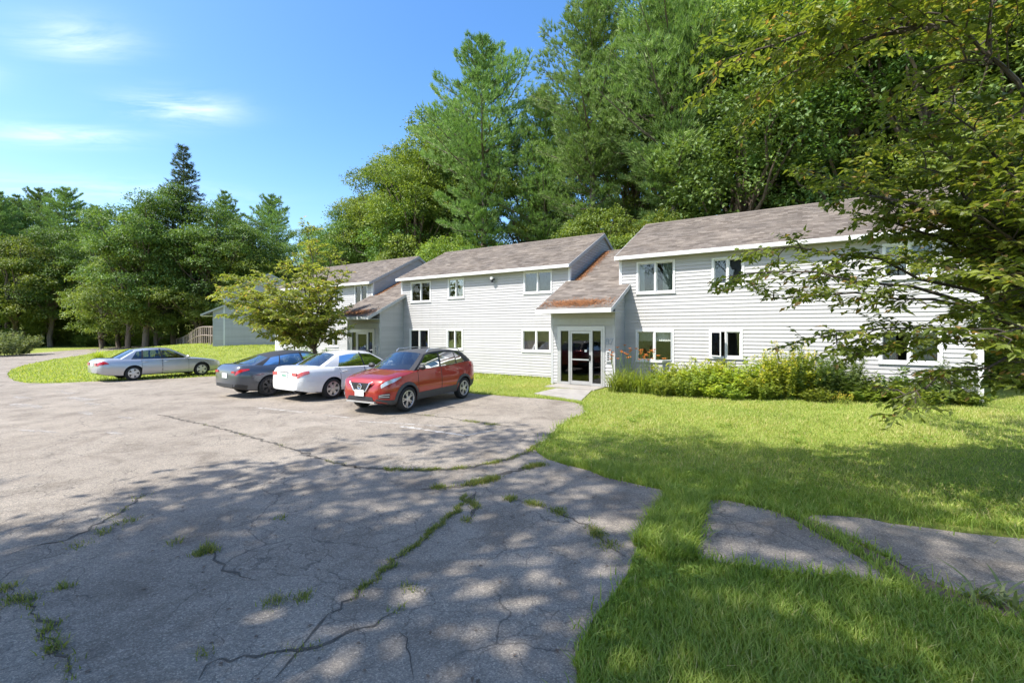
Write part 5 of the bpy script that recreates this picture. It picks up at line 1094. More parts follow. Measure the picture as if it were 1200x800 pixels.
def car(name, sp):
    L, W = sp['L'], sp['W']; pm = sp['paint']; root = empty(name, (0, 0, 0)); hw = W/2
    xs = np.unique(np.concatenate([np.linspace(0, .35, 10), np.linspace(.35, L-.35, 44), np.linspace(L-.35, L, 10)]))
    def tab(k):
        t = np.array(sp[k], float); v = np.interp(xs, t[:, 0], t[:, 1])
        for _ in range(3): v[1:-1] = .25*v[:-2]+.5*v[1:-1]+.25*v[2:]
        return v
    zb, zs, zt, w = tab('zbot'), tab('zsh'), tab('ztop'), tab('w')*hw; ws = w*np.interp(xs, *np.array(sp['tuck'], float).T)
    h = zs-zb; O = np.zeros_like(w)
    YY = np.stack([O, .72*w, .93*w, .978*w, w, .996*w, .972*w, ws, ws-.055*np.minimum(1, ws/.7), ws*.60, O], 1)
    ZZ = np.stack([zb, zb, zb+.05*h, zb+.22*h, zb+.45*h, zb+.62*h, zb+.82*h, zs, zs+.42*(zt-zs)+.006, zs+.90*(zt-zs), zt], 1); nu = YY.shape[1]
    lx = lambda xi: L/2-xi
    def P(xi, u, side=1, off=0.0):
        xi = np.asarray(xi, float); u = np.asarray(u, float)
        def ev(a, u_):
            c = np.clip(u_, 0, nu-1-1e-6); i0 = c.astype(int); f = c-i0
            col0 = np.array([np.interp(x_, xs, a[:, i]) for x_, i in zip(xi.ravel(), i0.ravel())]); col1 = np.array([np.interp(x_, xs, a[:, i+1]) for x_, i in zip(xi.ravel(), i0.ravel())]); return (col0*(1-f.ravel())+col1*f.ravel()).reshape(xi.shape)
        xi, u = np.broadcast_arrays(xi, u); xi = xi.copy(); u = u.copy()
        def raw(x_, u_): return np.stack([lx(x_), ev(YY, u_), ev(ZZ, u_)], -1)
        p = raw(xi, u)
        if off:
            e = .015; du = raw(xi, np.minimum(u+.08, nu-1))-raw(xi, np.maximum(u-.08, 0)); dx = raw(np.minimum(xi+e, L), u)-raw(np.maximum(xi-e, 0), u)
            nn = np.cross(du, dx); nn = nn/(np.linalg.norm(nn, axis=-1, keepdims=True)+1e-9)
            sgn = np.sign(nn[..., 1]*p[..., 1]+(nn[..., 2])*0.2); sgn[sgn == 0] = 1; p = p+nn*sgn[..., None]*off
        p = p.copy(); p[..., 1] *= side; return p
    def patch(nm, x0, x1, u0, u1, mat, off=.006, par=root, nx=8, nuu=6, sides=(1, -1), skew=0.0, top=None, bot=None):
        out = []
        for sd in sides:
            a = np.linspace(0, 1, nx)[:, None]; b = np.linspace(0, 1, nuu)[None]
            uu0 = u0 if bot is None else np.interp(a, *np.array(bot).T); uu1 = u1 if top is None else np.interp(a, *np.array(top).T)
            U_ = uu0+(uu1-uu0)*b; X_ = x0+(x1-x0)*a+skew*b+0*U_; X_ = np.clip(X_, 0, L); G = P(X_, U_+0*X_, sd, off); G2 = P(X_, U_+0*X_, sd, off-.008)
            if sd > 0: G, G2 = G[:, ::-1], G2[:, ::-1]
            mb = MB(); mb.grid(G)
            for r0_, r1_ in ((G[0], G2[0]), (G2[-1], G[-1]), (G2[:, 0], G[:, 0]), (G[:, -1], G2[:, -1])): mb.grid(np.stack([r0_, r1_]))
            out.append(mb.build(nm, mat, par, True, 50))
        return out
    # ---- body with wheel wells
    mb = MB(); ring = np.concatenate([np.arange(nu), np.arange(nu-2, 0, -1)]); sg = np.concatenate([np.ones(nu), -np.ones(nu-2)])
    V = np.stack([np.repeat(lx(xs)[:, None], len(ring), 1), YY[:, ring]*sg, ZZ[:, ring]], -1); ns, nr = V.shape[:2]; i = np.arange(ns-1)[:, None]*nr; j = np.arange(nr)[None]; k = (j+1) % nr
    mb.add(V.reshape(-1, 3), np.stack([i+j, i+nr+j, i+nr+k, i+k], -1).reshape(-1, 4)); mb.f.append(np.arange(nr)[None]); mb.m.append(np.zeros(1, np.int32)); mb.t.append(np.array([.5])); mb.f.append((ns-1)*nr+np.arange(nr)[::-1][None]); mb.m.append(np.zeros(1, np.int32)); mb.t.append(np.array([.5]))
    me = mb.mesh('body', [pm, 'blk', 'cardark']); tmp = obj('tmp', me); bm = bmesh.new(); bm.from_mesh(me); bmesh.ops.recalc_face_normals(bm, faces=bm.faces); bm.to_mesh(me); bm.free()
    wf, wr_, rad = sp['wf'], sp['wr'], sp['rad']; cut = MB(); R_ = rad+.045
    for xc in (wf, wr_):
        for sd in (1, -1):
            th = np.linspace(0, 2*np.pi, 28, endpoint=False); ya, yb = sorted((sd*(hw-.29), sd*(hw+.2))); c = np.stack([lx(xc)+R_*np.cos(th), 0*th, rad+R_*np.sin(th)], 1); A = c.copy(); A[:, 1] = ya; B = c.copy(); B[:, 1] = yb; n_ = 28; q = np.arange(n_); q2 = (q+1) % n_
            cut.add(np.vstack([A, B]), np.stack([q, q2, q2+n_, q+n_], 1)); o0 = cut.n-2*n_; cut.f.append((o0+np.arange(n_)[::-1])[None]); cut.f.append((o0+n_+np.arange(n_))[None])
            for _ in range(2): cut.m.append(np.zeros(1, np.int32)); cut.t.append(np.array([.5]))
    cme = cut.mesh('cut', [pm]); bm = bmesh.new(); bm.from_mesh(cme); bmesh.ops.recalc_face_normals(bm, faces=bm.faces); bm.to_mesh(cme); bm.free(); co = obj('tmpcut', cme)
    md = tmp.modifiers.new('b', 'BOOLEAN'); md.operation = 'DIFFERENCE'; md.object = co; md.solver = 'EXACT'
    dg = bpy.context.evaluated_depsgraph_get(); me2 = bpy.data.meshes.new_from_object(tmp.evaluated_get(dg)); bpy.data.objects.remove(tmp); bpy.data.objects.remove(co)
    me2.name = 'body'
    x_c0, x_c1 = sp['cabin']
    for p in me2.polygons:
        c = p.center; xi = L/2-c.x; inw = any(abs(math.hypot(c.x-lx(xc), c.z-rad)) < R_+.01 and abs(c.y) > hw-.40 for xc in (wf, wr_)) and abs(p.normal.y) < .6 or any(math.hypot(c.x-lx(xc), c.z-rad) < R_ and abs(c.y) < hw-.27 and abs(c.y) > hw-.31 for xc in (wf, wr_))
        p.material_index = 1 if (inw or p.normal.z < -.85) else (2 if (x_c0 < xi < x_c1 and p.normal.z > .7 and abs(c.y) < np.interp(xi, xs, ws)-.03) else 0)
        p.use_smooth = True
    me2.set_sharp_from_angle(angle=math.radians(38)); obj('body', me2, root)
    # ---- greenhouse
    cols = sp['cols']; zr = lambda xi: np.interp(xi, *np.array(sp['roof'], float).T); rw = lambda xi: np.interp(xi, *np.array(sp['roofw'], float).T)*hw
    def bs(xb): return np.interp(xb, xs, ws)-.028, np.interp(xb, xs, zs)+.004
    def G(xb, xt, t, sd, off=0.0):
        yb, zb_ = bs(xb); yt, zt_ = rw(xt), zr(xt)-.055; x = xb+(xt-xb)*t; y = yb*(1-t)+yt*t+.022*math.sin(math.pi*t)+off; z = zb_*(1-t)+zt_*t; return (lx(x), sd*y, z)
    T = [0.0, sp.get('t0', .07), .90, 1.0]; trims = {}
    for sd in (1, -1):
        fr = MB()
        for ci in range(len(cols)-1):
            (xb0, xt0, kind), (xb1, xt1, _) = cols[ci], cols[ci+1]; sub = 5
            for ti in range(3):
                ts = np.linspace(T[ti], T[ti+1], 4 if ti == 1 else 2); g = np.array([[G(xb0+(xb1-xb0)*a, xt0+(xt1-xt0)*a, t, sd) for t in ts] for a in np.linspace(0, 1, sub)])
                if sd < 0: g = g[:, ::-1]
                if ti == 1 and kind == 'w':
                    gl = MB(); gl.grid(g); gl.build('side_window', 'carglass', root, True)
                else: fr.grid(g, {'p': 0, 'k': 1, 'w': 1 if ti == 0 else (0 if not sp.get('blackrail') else 1)}[kind])
        fr.build('window_frame', [pm, 'blk'], root, True, 40)
    # roof
    xf, xr = cols[0][1], cols[-1][1]; a = np.linspace(0, 1, 12); v = np.linspace(-1, 1, 13); bf, br = sp.get('bulge', (.10, .05)); ft, rt_ = .05, .05
    g = np.array([[(lx(xf+(xr-xf)*q-ft*(1-y*y)*(1-q)+rt_*(1-y*y)*q), rw(xf+(xr-xf)*q)*y, zr(xf+(xr-xf)*q)-.055+.055*(1-abs(y)**2.4)) for y in v] for q in a]); mb = MB(); mb.grid(g); mb.build('roof', sp.get('roofmat', pm), root, True)
    # windscreens
    for nm, (xb, xt), bb, bt in (('windscreen', cols[0][:2], -bf, -ft), ('rear_window', cols[-1][:2], sp.get('rb', .12), rt_)):
        ts = np.linspace(0, 1, 9); gl, fr = MB(), MB()
        def Q(t, y):
            p = np.array(G(xb, xt, t, 1)); hw_ = p[1]; bul = bb*(1-t)+bt*t; zc = np.interp(xb+bb, xs, zt)+.006; zedge = p[2]; ztop_c = zr(xt)
            ccz = zc*(1-t)+ztop_c*t; z = zedge+(ccz-zedge)*(1-abs(y)**2.2); return (p[0]-bul*(1-y*y), hw_*y, z)
        gg = np.array([[Q(t, y) for y in v] for t in ts]); 
        if nm == 'rear_window': gg = gg[:, ::-1]
        gl.grid(gg[:, 1:-1]); gl.build(nm, 'carglass', root, True); fr.grid(gg[:, :2]); fr.build('pillar_trim', [sp.get('pillar', pm)], root, True); fr = MB(); fr.grid(gg[:, -2:]); fr.build('pillar_trim', [sp.get('pillar', pm)], root, True)
    # ---- interior: seats, dash, wheel
    mb = MB(); zbelt = bs((x_c0+x_c1)/2)[1]
    for xi in sp['seats']:
        for y in (-.37, .37):
            s_ = MB(); q = np.linspace(0, 2*np.pi, 12, endpoint=False)
            for (zz0, zz1, wd, dp) in ((zbelt-.12, zbelt+.20, .24, .09), (zbelt+.22, zbelt+.40, .13, .05)):
                for zz in (0,): 
                    lv = np.linspace(0, 1, 5); gq = np.array([[(lx(xi+.10*((zz0+(zz1-zz0)*l_)-zbelt))+dp*math.cos(t)*math.sin(.5+2.2*l_)**.5, y+wd*math.sin(t)*(math.sin(.5+2.2*l_)**.4), zz0+(zz1-zz0)*l_) for t in np.append(q, 0)] for l_ in lv]); s_.grid(gq)
            s_.build('seat', 'carseat', root, True)
    mb = MB(); yb, z_ = bs(sp['cols'][0][0]+.3); mb.box((lx(x_c0+.42), -yb+.08, z_-.1), (lx(x_c0+.05), yb-.08, z_+.03)); mb.build('dashboard', 'cardark', root)
    mb = MB(); th = np.linspace(0, 2*np.pi, 19); c = np.array([lx(x_c0+.55), .37, z_+.03]); mb.tube([c+.18*np.array([.35*math.sin(t), math.cos(t), math.sin(t)*.93]) for t in th], .014, 5, cap=False); mb.build('steering_wheel', 'blk', root, True)
    # ---- doors, seams, handles
    for (x0, x1, xh) in sp['doors']:
        patch('door_seam', x0-.013, x1+.013, 2.0, 6.97, 'blk', .0022, nx=10, nuu=9)
        for d, sd in zip(patch('door', x0, x1, 2.12, 6.97, pm, .0042, nx=12, nuu=12), (1, -1)):
            hp = P(np.array([xh]), np.array([6.15]), sd, .0)[0]; m2 = MB(); m2.tube([hp+np.array([.10, sd*.008, 0]), hp+np.array([.08, sd*.036, .004]), hp+np.array([-.08, sd*.036, .004]), hp+np.array([-.10, sd*.008, 0])], .014, 6); m2.build('handle', sp.get('handle', pm), d, True)
    if sp.get('sill'): patch('side_skirt', wf+R_+.01, wr_-R_-.01, 1.2, sp['sill'], sp.get('sillmat', 'blk'), .016, nx=8)
    if sp.get('arch'):
        for xc in (wf, wr_):
            for sd in (1, -1):
                th = np.linspace(-.32, math.pi+.32, 22); mb = MB(); gI = []; 
                for r_ in (R_-.005, R_+.03, R_+.075):
                    row = []
                    for t in th:
                        x_, z_ = lx(xc)+r_*math.cos(t), rad+r_*math.sin(t); xi = L/2-x_; zz = np.array([np.interp(xi, xs, ZZ[:, u_]) for u_ in range(nu)]); yy = np.array([np.interp(xi, xs, YY[:, u_]) for u_ in range(nu)]); y_ = np.interp(z_, zz[1:8], yy[1:8]); row.append((x_, sd*(y_+.02), z_))
                    gI.append(row)
                gI = np.array(gI); gI[2, :, 1] -= sd*.014; g_ = gI if sd < 0 else gI[::-1]; mb.grid(g_); mb.build('wheel_arch', 'clad', root, True)
    # ---- lights, bumpers
    for (nm, x0, x1, u0, u1, mat, kw) in sp['patches']: patch(nm, x0, x1, u0, u1, mat, kw.pop('off', .008) if 'off' in kw else .008, **kw)
    # mirrors
    for sd in (1, -1):
        xb = cols[0][0]+.22; yb, z_ = bs(xb); mb = MB(); q = np.linspace(0, 2*np.pi, 12); lv = np.linspace(-1, 1, 7); c = np.array([lx(xb), sd*(yb+.15), z_+.10])
        g = np.array([[(c[0]+.07*math.cos(t)*math.sqrt(max(0, 1-l_*l_)+.02), c[1]+sd*.12*l_, c[2]+.075*math.sin(t)*math.sqrt(max(0, 1-l_*l_)+.02)) for t in q] for l_ in lv]); mb.grid(g); mb.tube([(c[0], sd*(yb-.01), z_+.03), (c[0], c[1]-sd*.05, c[2]-.02)], .025, 6); mb.build('mirror', sp.get('mirror', pm), root, True, 60)
    # ---- wheels
    tw = sp.get('tw', .215); tr_ = sp['track']/2; wheel = None
    for xc in (wf, wr_):
        for sd in (1, -1):
            if wheel is None:
                t = MB(); r0, hwid = sp['rim'], tw/2; t.lathe([(r0-.01, -hwid+.02), (r0+.02, -hwid), (rad-.035, -hwid), (rad-.008, -hwid+.025), (rad, -hwid+.06), (rad, hwid-.06), (rad-.008, hwid-.025), (rad-.035, hwid), (r0+.02, hwid), (r0-.01, hwid-.02)], 36)
                tyre = t.mesh('tyre', 'tyre', True, 50)
                d = MB(); d.lathe([(r0, -hwid+.02), (r0, hwid-.04), (r0*.55, hwid-.075), (0, hwid-.075)], 30); disc = d.mesh('wheel', 'blk', True, 40)
                rm = MB(); rm.lathe([(r0-.002, hwid-.03), (r0+.006, hwid-.004), (r0-.014, hwid-.002), (r0-.024, hwid-.03)], 36)
                ks = sp['spokes']
                for s_ in range(ks):
                    for da in sp.get('twin', (0,)):
                        a_ = 6.2832*s_/ks+da; w0, w1_ = sp['spw']; ca, sa = math.cos(a_), math.sin(a_); 
                        def pt(r_, ww, y_): return (r_*ca-ww*sa, y_, r_*sa+ww*ca)
                        rr = (.03, r0*.5, r0-.008); ww = (w0, (w0+w1_)/2, w1_); yt = (hwid-.02, hwid-.018, hwid-.022)
                        for i_ in range(2):
                            V8 = [pt(rr[i_], -ww[i_], yt[i_]), pt(rr[i_], ww[i_], yt[i_]), pt(rr[i_+1], ww[i_+1], yt[i_+1]), pt(rr[i_+1], -ww[i_+1], yt[i_+1])]; V8 += [(x_, y_-.028, z_) for x_, y_, z_ in V8]; rm.add(V8, [(0,1,2,3),(0,4,5,1),(2,6,7,3),(1,5,6,2),(3,7,4,0)])
                rm.lathe([(.075, hwid-.03), (.07, hwid-.014), (.03, hwid-.008), (0, hwid-.008)], 18); rim = rm.mesh('rim', sp['rimmat'], False)
                wheel = True
            w_ = obj('wheel', disc, root); w_.location = (lx(xc), sd*(tr_), rad); w_.rotation_euler = (0, 0, 0 if sd > 0 else math.pi)
            obj('tyre', tyre, w_); obj('rim', rim, w_)
    sp['P'] = P; sp['lx'] = lx
    return root, patch, lx

def put_car(root, sp, contact, heading, side, which):
    """contact: outer tyre contact point (X,Y) of wheel 'which' ('wf'/'wr') on side (+1 left/-1 right)"""
    h = np.array(heading, float); h /= np.linalg.norm(h); left = np.array([-h[1], h[0]]); xc = sp['L']/2-sp[which]; c = np.array(contact)-left*side*(sp['track']/2+sp.get('tw', .215)/2)-h*xc
    # tilt with the ground under both axles
    f = c+h*(sp['L']/2-sp['wf']); r = c+h*(sp['L']/2-sp['wr']); zf, zr_ = float(gz(*f)), float(gz(*r)); pitch = math.atan2(zf-zr_, sp['wr']-sp['wf'])
    root.rotation_euler = (0, -pitch, math.atan2(h[1], h[0])); root.location = (c[0], c[1], (zf+zr_)/2+.012)
    return c

def flat(root, nm, pts, x, d, mat, par=None):
    """small prism on a front/rear face: outline pts (y,z), plane x, depth d (towards +x if >0)"""
    n = len(pts); A = np.array([(x, y, z) for y, z in pts]); B = A+np.array([d, 0, 0]); i = np.arange(n); k = (i+1) % n; mb = MB(); mb.add(np.vstack([A, B]), np.stack([i, k, k+n, i+n], 1)); mb.poly(A[::-1]); mb.poly(B)
    return mb.build(nm, mat, par or root)
def rect(y0, y1, z0, z1): return [(y0, z0), (y1, z0), (y1, z1), (y0, z1)]

# red compact crossover -------------------------------------------------------------
suv = dict(L=4.29, W=1.76, paint='p_red', wf=.84, wr=3.46, rad=.335, rim=.225, track=1.53, spokes=5, spw=(.010, .015), twin=(-.17, .17), rimmat='rim_silver',
  zbot=[(0,.36),(.12,.27),(.4,.22),(3.7,.24),(4.1,.34),(4.29,.42)], zsh=[(0,.62),(.03,.76),(.10,.84),(.30,.90),(.75,.96),(1.2,1.03),(3.0,1.09),(3.7,1.14),(4.1,1.13),(4.22,1.05),(4.29,.92)],
  ztop=[(0,.66),(.03,.80),(.10,.90),(.35,.98),(.8,1.05),(1.15,1.10),(1.6,1.12),(3.8,1.17),(4.1,1.17),(4.22,1.08),(4.29,.94)],
  w=[(0,.60),(.04,.72),(.12,.82),(.28,.91),(.55,.975),(.84,1),(1.3,.975),(2.6,.97),(3.3,.99),(3.6,1),(3.9,.97),(4.1,.92),(4.22,.84),(4.29,.72)], tuck=[(0,.96),(.5,.93),(1.2,.94),(2.5,.95),(3.6,.90),(4.29,.92)],
  cabin=(1.2, 4.05), seats=(2.25, 3.1), cols=[(1.10,1.80,'k'),(1.24,1.90,'w'),(2.28,2.36,'k'),(2.36,2.44,'w'),(3.14,3.14,'k'),(3.19,3.18,'w'),(3.62,3.36,'k'),(4.14,3.74,'k')],
  roof=[(1.7,1.50),(2.0,1.555),(2.5,1.585),(3.0,1.58),(3.5,1.54),(3.9,1.46)], roofw=[(1.7,.66),(2.3,.69),(3.3,.68),(3.9,.63)], roofmat='clad', pillar='blk', blackrail=True, rb=.03, bulge=(.16, .05),
  doors=[(1.28,2.30,2.12),(2.34,3.18,3.0)], sill=3.3, sillmat='clad', arch=True, mirror='blk', t0=.05,
  patches=[('headlight', .07, .62, 6.3, 7.0, 'lamp', dict(off=.012, bot=[(0,5.9),(.5,6.25),(1,6.75)], top=[(0,6.9),(1,7.0)])), ('bumper', .004, .45, 1.3, 2.9, 'clad', dict(off=.012)), ('fog_lamp', .03, .24, 3.2, 4.2, 'blk', dict(off=.010)), ('fog_lamp_trim', .035, .22, 3.45, 3.6, 'rim_silver', dict(off=.016, nuu=2)), ('fog_lamp_trim', .035, .22, 3.85, 4.0, 'rim_silver', dict(off=.016, nuu=2)),
           ('taillight', 3.86, 4.26, 6.0, 6.95, 'tail', dict(off=.012)), ('rear_bumper', 3.85, 4.285, 1.3, 3.4, 'clad', dict(off=.012))])
SUV, patch, lx = car('compact_suv', suv)
tag(SUV, 'red compact crossover parked nose outward beside the white sedan', 'car')
X0 = 4.29/2
gr_ = flat(SUV, 'grille', [(-.34,.80),(-.20,.60),(.20,.60),(.34,.80)], X0-.02, .035, 'blk')
for k_ in range(6):
    z = .625+k_*.03; hwd = .19+(z-.60)*.7; flat(SUV, 'grille_bar', rect(-hwd+.03, hwd-.03, z, z+.008), X0+.016, .006, 'rim_dark', gr_)
mb = MB()
for sd in (1, -1): mb.tube([(X0-.03, sd*.40, .84), (X0+.018, sd*.335, .80), (X0+.026, sd*.21, .60), (X0+.026, sd*.12, .575), (X0+.026, 0, .575)], [.016, .022, .022, .018, .016], 6)
mb.build('grille_surround', 'chrome', SUV, True)
mb = MB(); th = np.linspace(0, 2*np.pi, 19); mb.tube([(X0+.030, .062*math.cos(t), .715+.062*math.sin(t)) for t in th], .011, 5, cap=False); mb.box((X0+.024, -.085, .703), (X0+.034, .085, .727)); mb.build('emblem', 'chrome', SUV)
flat(SUV, 'number_plate', rect(-.155, .155, .47, .63), X0+.036, .008, 'plate'); flat(SUV, 'intake', [(-.46,.36),(.46,.36),(.40,.46),(-.40,.46)], X0-.01, .022, 'blk'); flat(SUV, 'skid_plate', [(-.48,.30),(.48,.30),(.50,.345),(-.50,.345)], X0-.05, .065, 'rim_silver')
for sd in (1, -1):
    mb = MB(); mb.tube([(lx(q), sd*(.64*suv['W']/2*1.0), np.interp(q, *np.array(suv['roof']).T)+z_) for q, z_ in ((1.95,-.03),(2.05,.03),(2.8,.032),(3.5,.03),(3.65,-.03))], .016, 6); mb.build('roof_rail', 'rim_silver', SUV, True)
h_suv = np.array(gp(478, 483))-np.array(gp(545, 467)); put_car(SUV, suv, (np.array(gp(478, 483))+np.array(gp(545, 467)))/2+h_suv/np.linalg.norm(h_suv)*1.31, h_suv, 1, 'wf')

def sedan_common(): return dict()
# white family sedan ---------------------------------------------------------------
cam_ = dict(L=4.80, W=1.82, paint='p_white', wf=.96, wr=3.735, rad=.325, rim=.215, track=1.57, spokes=6, spw=(.035, .052), rimmat='rim_silver', tw=.205,
  zbot=[(0,.30),(.2,.22),(.6,.19),(4.1,.21),(4.5,.26),(4.8,.34)], zsh=[(0,.52),(.05,.62),(.2,.70),(.6,.79),(1.3,.91),(3.0,.95),(4.0,.985),(4.55,.985),(4.72,.95),(4.80,.86)],
  ztop=[(0,.55),(.05,.66),(.25,.76),(.8,.88),(1.25,.955),(1.6,.99),(3.6,1.02),(4.0,1.045),(4.5,1.05),(4.68,1.03),(4.76,.97),(4.80,.89)],
  w=[(0,.58),(.05,.70),(.18,.83),(.45,.94),(.9,.99),(1.6,1),(3.6,1),(4.1,.975),(4.45,.93),(4.65,.87),(4.75,.79),(4.80,.70)], tuck=[(0,.95),(1,.93),(2.5,.935),(3.7,.90),(4.80,.90)],
  cabin=(1.35, 3.95), seats=(2.35, 3.25), cols=[(1.26,2.08,'p'),(1.40,2.16,'w'),(2.46,2.54,'k'),(2.52,2.60,'w'),(3.50,3.30,'p'),(4.05,3.36,'p')],
  roof=[(1.9,1.39),(2.2,1.44),(2.6,1.465),(3.0,1.455),(3.36,1.40),(3.5,1.37)], roofw=[(1.9,.64),(2.6,.67),(3.4,.62)], rb=.10, bulge=(.17, .05), doors=[(1.42,2.50,2.32),(2.54,3.46,3.30)], handle='p_white',
  patches=[('headlight', .05, .55, 6.0, 7.0, 'lamp', dict(bot=[(0,5.6),(1,6.6)])), ('taillight', 4.50, 4.792, 5.5, 6.5, 'tailpale', dict(off=.012, bot=[(0,5.9),(1,5.4)])), ('rear_bumper', 4.30, 4.796, 1.4, 4.3, 'p_white', dict(off=.016))])
CAM, patch, lx = car('sedan', cam_); tag(CAM, 'white four-door sedan parked nose in between the red crossover and grey hatchback', 'car', 'sedans in the lot')
xr_ = -2.40
for sd in (1, -1): flat(CAM, 'taillight', [(sd*.38,.79),(sd*.62,.77),(sd*.625,.865),(sd*.40,.88)][::sd], xr_-.012, .03, 'tailpale')
flat(CAM, 'number_plate', rect(-.155, .155, .70, .86), xr_-.022, .012, 'plate'); flat(CAM, 'plate_print', rect(-.11, .11, .75, .80), xr_-.0245, .002, 'plategreen'); flat(CAM, 'trunk_trim', rect(-.26, .26, .875, .90), xr_-.018, .03, 'chrome'); mb = MB(); th = np.linspace(0, 2*np.pi, 17); mb.tube([(xr_+.02, .05*math.cos(t), .945+.034*math.sin(t)) for t in th], .008, 4, cap=False); mb.tube([(xr_+.018, .028*math.cos(t), .952+.022*math.sin(t)) for t in th], .006, 4, cap=False); mb.build('emblem', 'chrome', CAM)
mb = MB(); mb.tube([(xr_-.03, -.5, .27), (xr_+.2, -.5, .28)], .03, 10, cap=False); mb.build('exhaust', 'rim_dark', CAM, True)
put_car(CAM, cam_, gp(390.7, 467.6), (.545, .838), -1, 'wr')

# dark grey fastback ----------------------------------------------------------------
t3 = dict(L=4.69, W=1.86, paint='p_grey', wf=.86, wr=3.735, rad=.335, rim=.232, track=1.58, spokes=7, spw=(.016, .024), twin=(-.10, .10), rimmat='rim_dark', tw=.225,
  zbot=[(0,.28),(.2,.2),(.6,.17),(4.0,.19),(4.4,.25),(4.69,.36)], zsh=[(0,.50),(.05,.60),(.2,.69),(.6,.78),(1.2,.87),(2.5,.93),(3.6,.99),(4.2,1.01),(4.55,.99),(4.64,.94),(4.69,.84)],
  ztop=[(0,.53),(.05,.63),(.25,.73),(.8,.84),(1.15,.90),(1.6,.95),(3.6,1.03),(4.1,1.07),(4.5,1.075),(4.60,1.05),(4.66,.97),(4.69,.86)],
  w=[(0,.55),(.05,.68),(.18,.82),(.45,.94),(.9,.99),(1.6,.98),(3.2,.985),(3.75,1),(4.1,.975),(4.4,.90),(4.58,.82),(4.66,.74),(4.69,.66)], tuck=[(0,.95),(1,.93),(2.5,.93),(3.7,.88),(4.69,.88)],
  cabin=(1.25, 4.1), seats=(2.2, 3.1), cols=[(1.12,2.00,'k'),(1.28,2.08,'w'),(2.42,2.50,'k'),(2.49,2.57,'w'),(3.36,3.22,'k'),(3.40,3.25,'w'),(3.92,3.50,'k'),(4.22,3.60,'p')],
  roof=[(1.9,1.37),(2.2,1.425),(2.5,1.445),(2.9,1.43),(3.3,1.37),(3.7,1.28)], roofw=[(1.9,.62),(2.5,.65),(3.2,.61),(3.7,.56)], roofmat='blk', rb=.06, bulge=(.18, .05), doors=[(1.34,2.44,2.2),(2.50,3.34,3.2)],
  patches=[('headlight', .06, .5, 6.2, 7.0, 'lamp', dict(bot=[(0,5.9),(1,6.7)])), ('taillight', 4.34, 4.684, 5.7, 6.6, 'tail', dict(off=.010, bot=[(0,6.2),(1,5.7)], top=[(0,6.5),(1,6.6)])), ('rear_bumper', 4.4, 4.685, 1.3, 3.0, 'blk', dict(off=.012))])
T3, patch, lx = car('fastback_car', t3); tag(T3, 'dark grey fastback parked nose in beyond the white sedan', 'car', 'sedans in the lot')
xr_ = -4.69/2
for sd in (1, -1): flat(T3, 'taillight', [(sd*.40,.81),(sd*.60,.80),(sd*.605,.87),(sd*.44,.875)][::sd], xr_-.012, .03, 'tail')
flat(T3, 'number_plate', rect(-.155, .155, .64, .79), xr_-.018, .012, 'plate'); flat(T3, 'diffuser', [(-.5,.37),(.5,.37),(.52,.46),(-.52,.46)], xr_-.012, .03, 'blk')
put_car(T3, t3, gp(316.5, 464.5), (.545, .838), -1, 'wr')

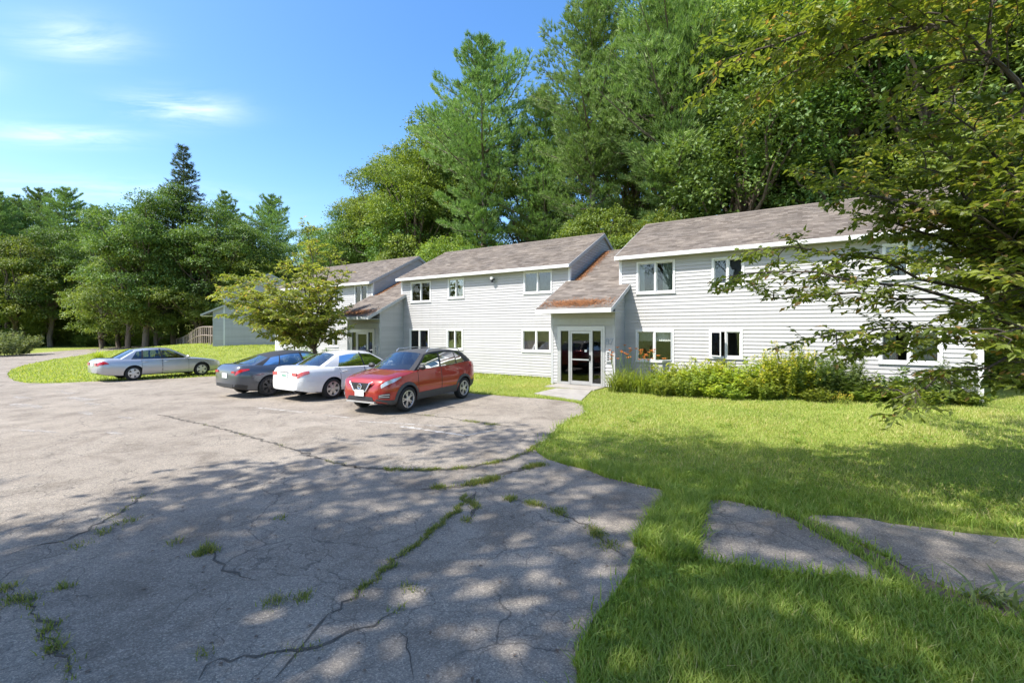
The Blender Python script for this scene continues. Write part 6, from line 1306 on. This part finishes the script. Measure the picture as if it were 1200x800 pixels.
# silver full-size sedan ---------------------------------------------------------------
imp = dict(L=5.09, W=1.85, paint='p_silver', wf=1.02, wr=3.83, rad=.335, rim=.215, track=1.57, spokes=5, spw=(.045, .068), rimmat='rim_silver',
  zbot=[(0,.30),(.2,.22),(.6,.19),(4.3,.22),(4.8,.30),(5.09,.40)], zsh=[(0,.55),(.05,.64),(.2,.72),(.6,.81),(1.4,.91),(3.0,.94),(4.2,.97),(4.8,.97),(5.02,.93),(5.09,.84)],
  ztop=[(0,.58),(.05,.68),(.25,.78),(.8,.89),(1.4,.97),(1.8,1.0),(3.8,1.02),(4.3,1.05),(4.85,1.06),(5.0,1.03),(5.06,.96),(5.09,.87)],
  w=[(0,.58),(.05,.70),(.18,.83),(.45,.94),(.9,.99),(1.6,1),(3.8,1),(4.4,.98),(4.75,.94),(4.95,.88),(5.04,.80),(5.09,.70)], tuck=[(0,.95),(1,.93),(2.5,.935),(3.9,.91),(5.09,.91)],
  cabin=(1.55, 4.15), seats=(2.5, 3.4), cols=[(1.46,2.26,'p'),(1.62,2.34,'w'),(2.66,2.74,'k'),(2.74,2.80,'w'),(3.46,3.40,'k'),(3.53,3.46,'w'),(3.92,3.64,'p'),(4.30,3.70,'p')],
  roof=[(2.1,1.40),(2.4,1.465),(2.8,1.49),(3.2,1.48),(3.6,1.43),(3.8,1.39)], roofw=[(2.1,.64),(2.8,.67),(3.6,.62)], rb=.08, bulge=(.18, .05), doors=[(1.62,2.70,2.52),(2.74,3.52,3.38)], handle='p_silver',
  patches=[('headlight', .05, .55, 6.0, 7.0, 'lamp', dict(bot=[(0,5.6),(1,6.6)])), ('taillight', 4.72, 5.085, 5.5, 6.8, 'tail', dict(off=.012, top=[(0,5.9),(.4,6.8),(1,6.8)], bot=[(0,5.7),(1,5.4)])), ('rear_bumper', 4.6, 5.086, 1.4, 4.2, 'p_silver', dict(off=.014)), ('side_moulding', 1.7, 3.45, 3.9, 4.1, 'p_silver', dict(off=.012))])
IMP, patch, lx = car('large_sedan', imp); tag(IMP, 'silver four-door sedan parked apart at the edge of the lawn island', 'car', 'sedans in the lot')
xr_ = -5.09/2
for sd in (1, -1): flat(IMP, 'taillight', [(sd*.36,.74),(sd*.63,.74),(sd*.63,.865),(sd*.36,.865)][::sd], xr_-.012, .03, 'tail')
flat(IMP, 'number_plate', rect(-.155, .155, .72, .87), xr_-.018, .012, 'plate')
pr_, pf_ = np.array(gp(157, 446)), np.array(gp(238.5, 440)); hd = (pf_-pr_); put_car(IMP, imp, pr_, hd*.5/np.linalg.norm(hd)+np.array([.545, .838])*.5, -1, 'wr')

# the glass lily bed pole: slim plant stake in front of the second casement
s_, Z_ = site_px(849, 16.7); X, Y = xy(s_, 16.7); z0 = float(gz(X, Y)); mb = MB(); mb.tube([(0, 0, -.1), (0, 0, .9), (.004, 0, 1.78)], .011, 6); hk = mb.build('plant_stake', 'blackm', None, True); hk.location = (X, Y, z0); tag(hk, 'slim dark metal stake standing in the bed before the casement window', 'stake')
